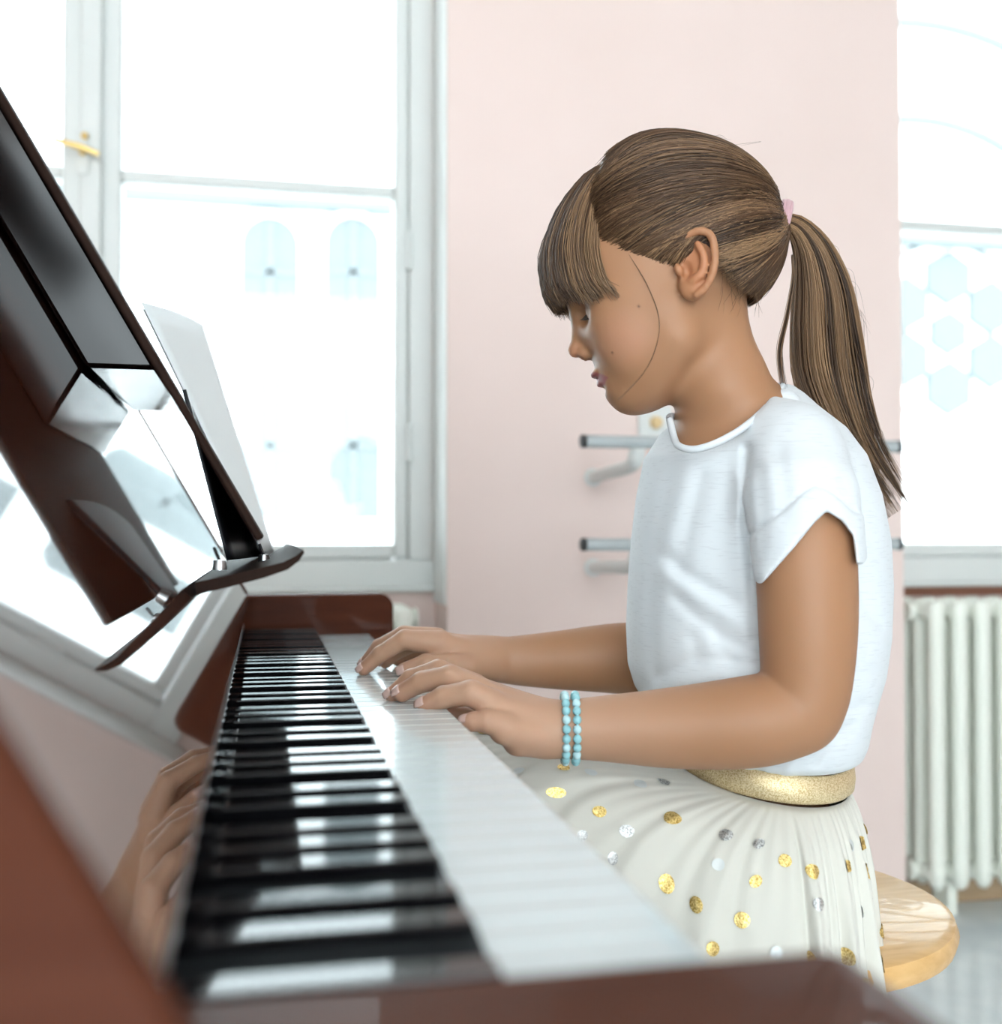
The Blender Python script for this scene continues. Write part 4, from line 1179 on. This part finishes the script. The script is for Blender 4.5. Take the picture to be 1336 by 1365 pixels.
# ponytail
ctl = np.array([(1036, 297), (1062, 302), (1084, 335), (1096, 385), (1100, 440), (1106, 495), (1124, 552), (1152, 608), (1200, 680)], float)
rp = np.array([10, 15, 26, 38, 45, 47, 38, 27, 20], float)
NP = 1900
cpath = smooth_path(ctl, 26); rpath = smooth_path(rp[:, None], 26)[:, 0]
tg = np.gradient(cpath, axis=0); tg /= np.linalg.norm(tg, axis=1)[:, None]
nm2 = np.stack([-tg[:, 1], tg[:, 0]], 1)
gT = rng.integers(0, 70, NP)
gx, gy = np.cos(np.arange(70) * 2.39996) * np.sqrt((np.arange(70) + .5) / 70), np.sin(np.arange(70) * 2.39996) * np.sqrt((np.arange(70) + .5) / 70)
ox, oy = gx[gT] + rng.normal(0, 0.07, NP), gy[gT] + rng.normal(0, 0.07, NP)
rr = np.hypot(ox, oy); ang = np.arctan2(oy, ox); rr = np.minimum(rr, 1.05)
gw = rng.normal(0, 1, 70)[gT]; gp = rng.uniform(0, 6, 70)[gT]
o1 = (np.cos(ang) * rr)[:, None] * rpath[None] + rng.normal(0, 1, (NP, 1)) * np.linspace(0, 2.0, 26)[None] ** 1.2 + gw[:, None] * np.linspace(0, 2.6, 26)[None] ** 1.6
o2 = (np.sin(ang) * rr)[:, None] * rpath[None] * HM * 0.62
wv = np.sin(np.linspace(0, 5, 26)[None] + gp[:, None]) * (2.2 * np.sin(gp * 3))[:, None] * np.linspace(0, 1.6, 26)[None] + np.sin(np.linspace(0, 5, 26)[None] + rng.uniform(0, 6, (NP, 1))) * rng.normal(0, 0.9, (NP, 1))
q2 = cpath[None] + nm2[None] * (o1 + wv)[..., None]
# tips end at different lengths
ln = np.clip(rng.normal(0.90, 0.035, NP) + rng.normal(0, 0.05, 70)[gT], 0.66, 1.0)
tt = np.linspace(0, 1, 26)
Dp = (0.972 + 0.045 * np.clip(np.linspace(0, 1.6, 26), 0, 1))[None] + o2
p3 = np.stack([(q2[..., 0] - 668) / FPX * Dp, (682.5 - q2[..., 1]) / FPX * Dp, Dp], -1)
pp = np.empty_like(p3)
for i_ in range(NP):
    for d_ in range(3): pp[i_, :, d_] = np.interp(tt * min(ln[i_], 1.0), tt, p3[i_, :, d_])
strands('ponytail', pp, rng.uniform(0.0003, 0.00062, NP), hair_cols(NP, 0.55, gT), hair, taper=0.25)
# loose wisps
def wisp(ctl, n, spread, rad=0.0003):
    pr = np.stack([smooth_path(np.array([cc(*c_) for c_ in ctl]) + np.linspace(0.2, 1, len(ctl))[:, None] * rng.normal(0, spread, (1, 3)), 24) for _ in range(n)])
    return pr, np.full(n, rad)
ws_ = [wisp([(838, 338, .905), (862, 378, .903), (878, 420, .902), (877, 455, .903), (862, 492, .908), (836, 522, .925), (824, 533, .94)], 4, 0.0009, 0.00015),
       wisp([(1056, 340, .972), (1058, 370, .972), (1050, 420, .972), (1040, 470, .972), (1046, 523, .972)], 40, 0.0016, 0.0003)]
for _ in range(26):
    a_ = rng.uniform(0.2, 2.6)
    x0, y0 = 905 + 125 * math.cos(a_), 312 - 128 * math.sin(a_)
    ws_.append(wisp([(x0, y0, .97), (x0 + rng.normal(8, 14), y0 - rng.uniform(2, 9), .97), (x0 + rng.normal(25, 14), y0 + rng.uniform(-6, 10), .97)], 1, 0.001, 0.00012))
for _ in range(26):
    k_ = rng.integers(4, 22); c_ = cpath[k_] + nm2[k_] * rpath[k_] * -0.8
    ws_.append(wisp([(c_[0], c_[1], 1.0), (c_[0] + rng.uniform(8, 22), c_[1] + rng.uniform(5, 25), 1.0), (c_[0] + rng.uniform(8, 34), c_[1] + rng.uniform(40, 80), 1.0)], 1, 0.001, 0.00012))
for _ in range(30):
    a_ = near_hit(np.array([rng.uniform(960, 1015)]), np.array([rng.uniform(340, 390)]))[0]
    pa = a_ / a_[2]; x0, y0 = pa[0] * FPX + 668, 682.5 - pa[1] * FPX
    ws_.append(wisp([(x0, y0, a_[2] - 0.002), (x0 + rng.uniform(-4, 8), y0 + 14, a_[2] - 0.001), (x0 + rng.uniform(-8, 10), y0 + 34, a_[2] + 0.006)], 1, 0.001, 0.00016))
WP = np.concatenate([a for a, b in ws_]); WR = np.concatenate([b for a, b in ws_])
strands('loose_hairs', WP, WR, hair_cols(len(WP), 0.4), hair)
# hair tie
mat('tie_pink', (0.52, 0.31, 0.33), 0.7, sheen=0.3)
tb = MB()
for k_ in range(4):
    c_ = hp(1035 + k_ * 4.6, 298 - k_ * 0.8); rr_ = (0.0142, 0.0155, 0.0152, 0.0135)[k_]
    ax_ = np.array([0.25, 0.95, 0])
    pts = [c_ + (np.array([0.22, 0.975, 0]) * math.cos(a) * 1.15 + RAY * math.sin(a)) * rr_ for a in np.linspace(0, 2 * math.pi, 33)]
    tb.tube(c2w(np.array(pts)), 0.0026, 8, cap=False)
tb.build('hair_tie', M['tie_pink'], girl, smooth=True)
# lashes
mat('lash', (0.02, 0.014, 0.01), 0.6)
for s in (1, -1):
    lb = MB()
    for k_ in range(16):
        f_ = k_ / 15
        b_ = hp(783 + 16 * f_, 424 + 3 * math.sin(f_ * 3), s * (0.016 + 0.021 * f_))
        t_ = b_ + FWD * 0.0055 * (1 - 0.7 * f_) + np.array([0, -0.0045, 0]) - RAY * s * 0.004 * f_
        lb.tube(c2w(np.array([b_,  (b_ + t_) / 2 + np.array([0, -0.0008, 0]), t_])), [0.00035, 0.0003, 0.0001], 4)
    lb.build('eyelashes', M['lash'], girl)
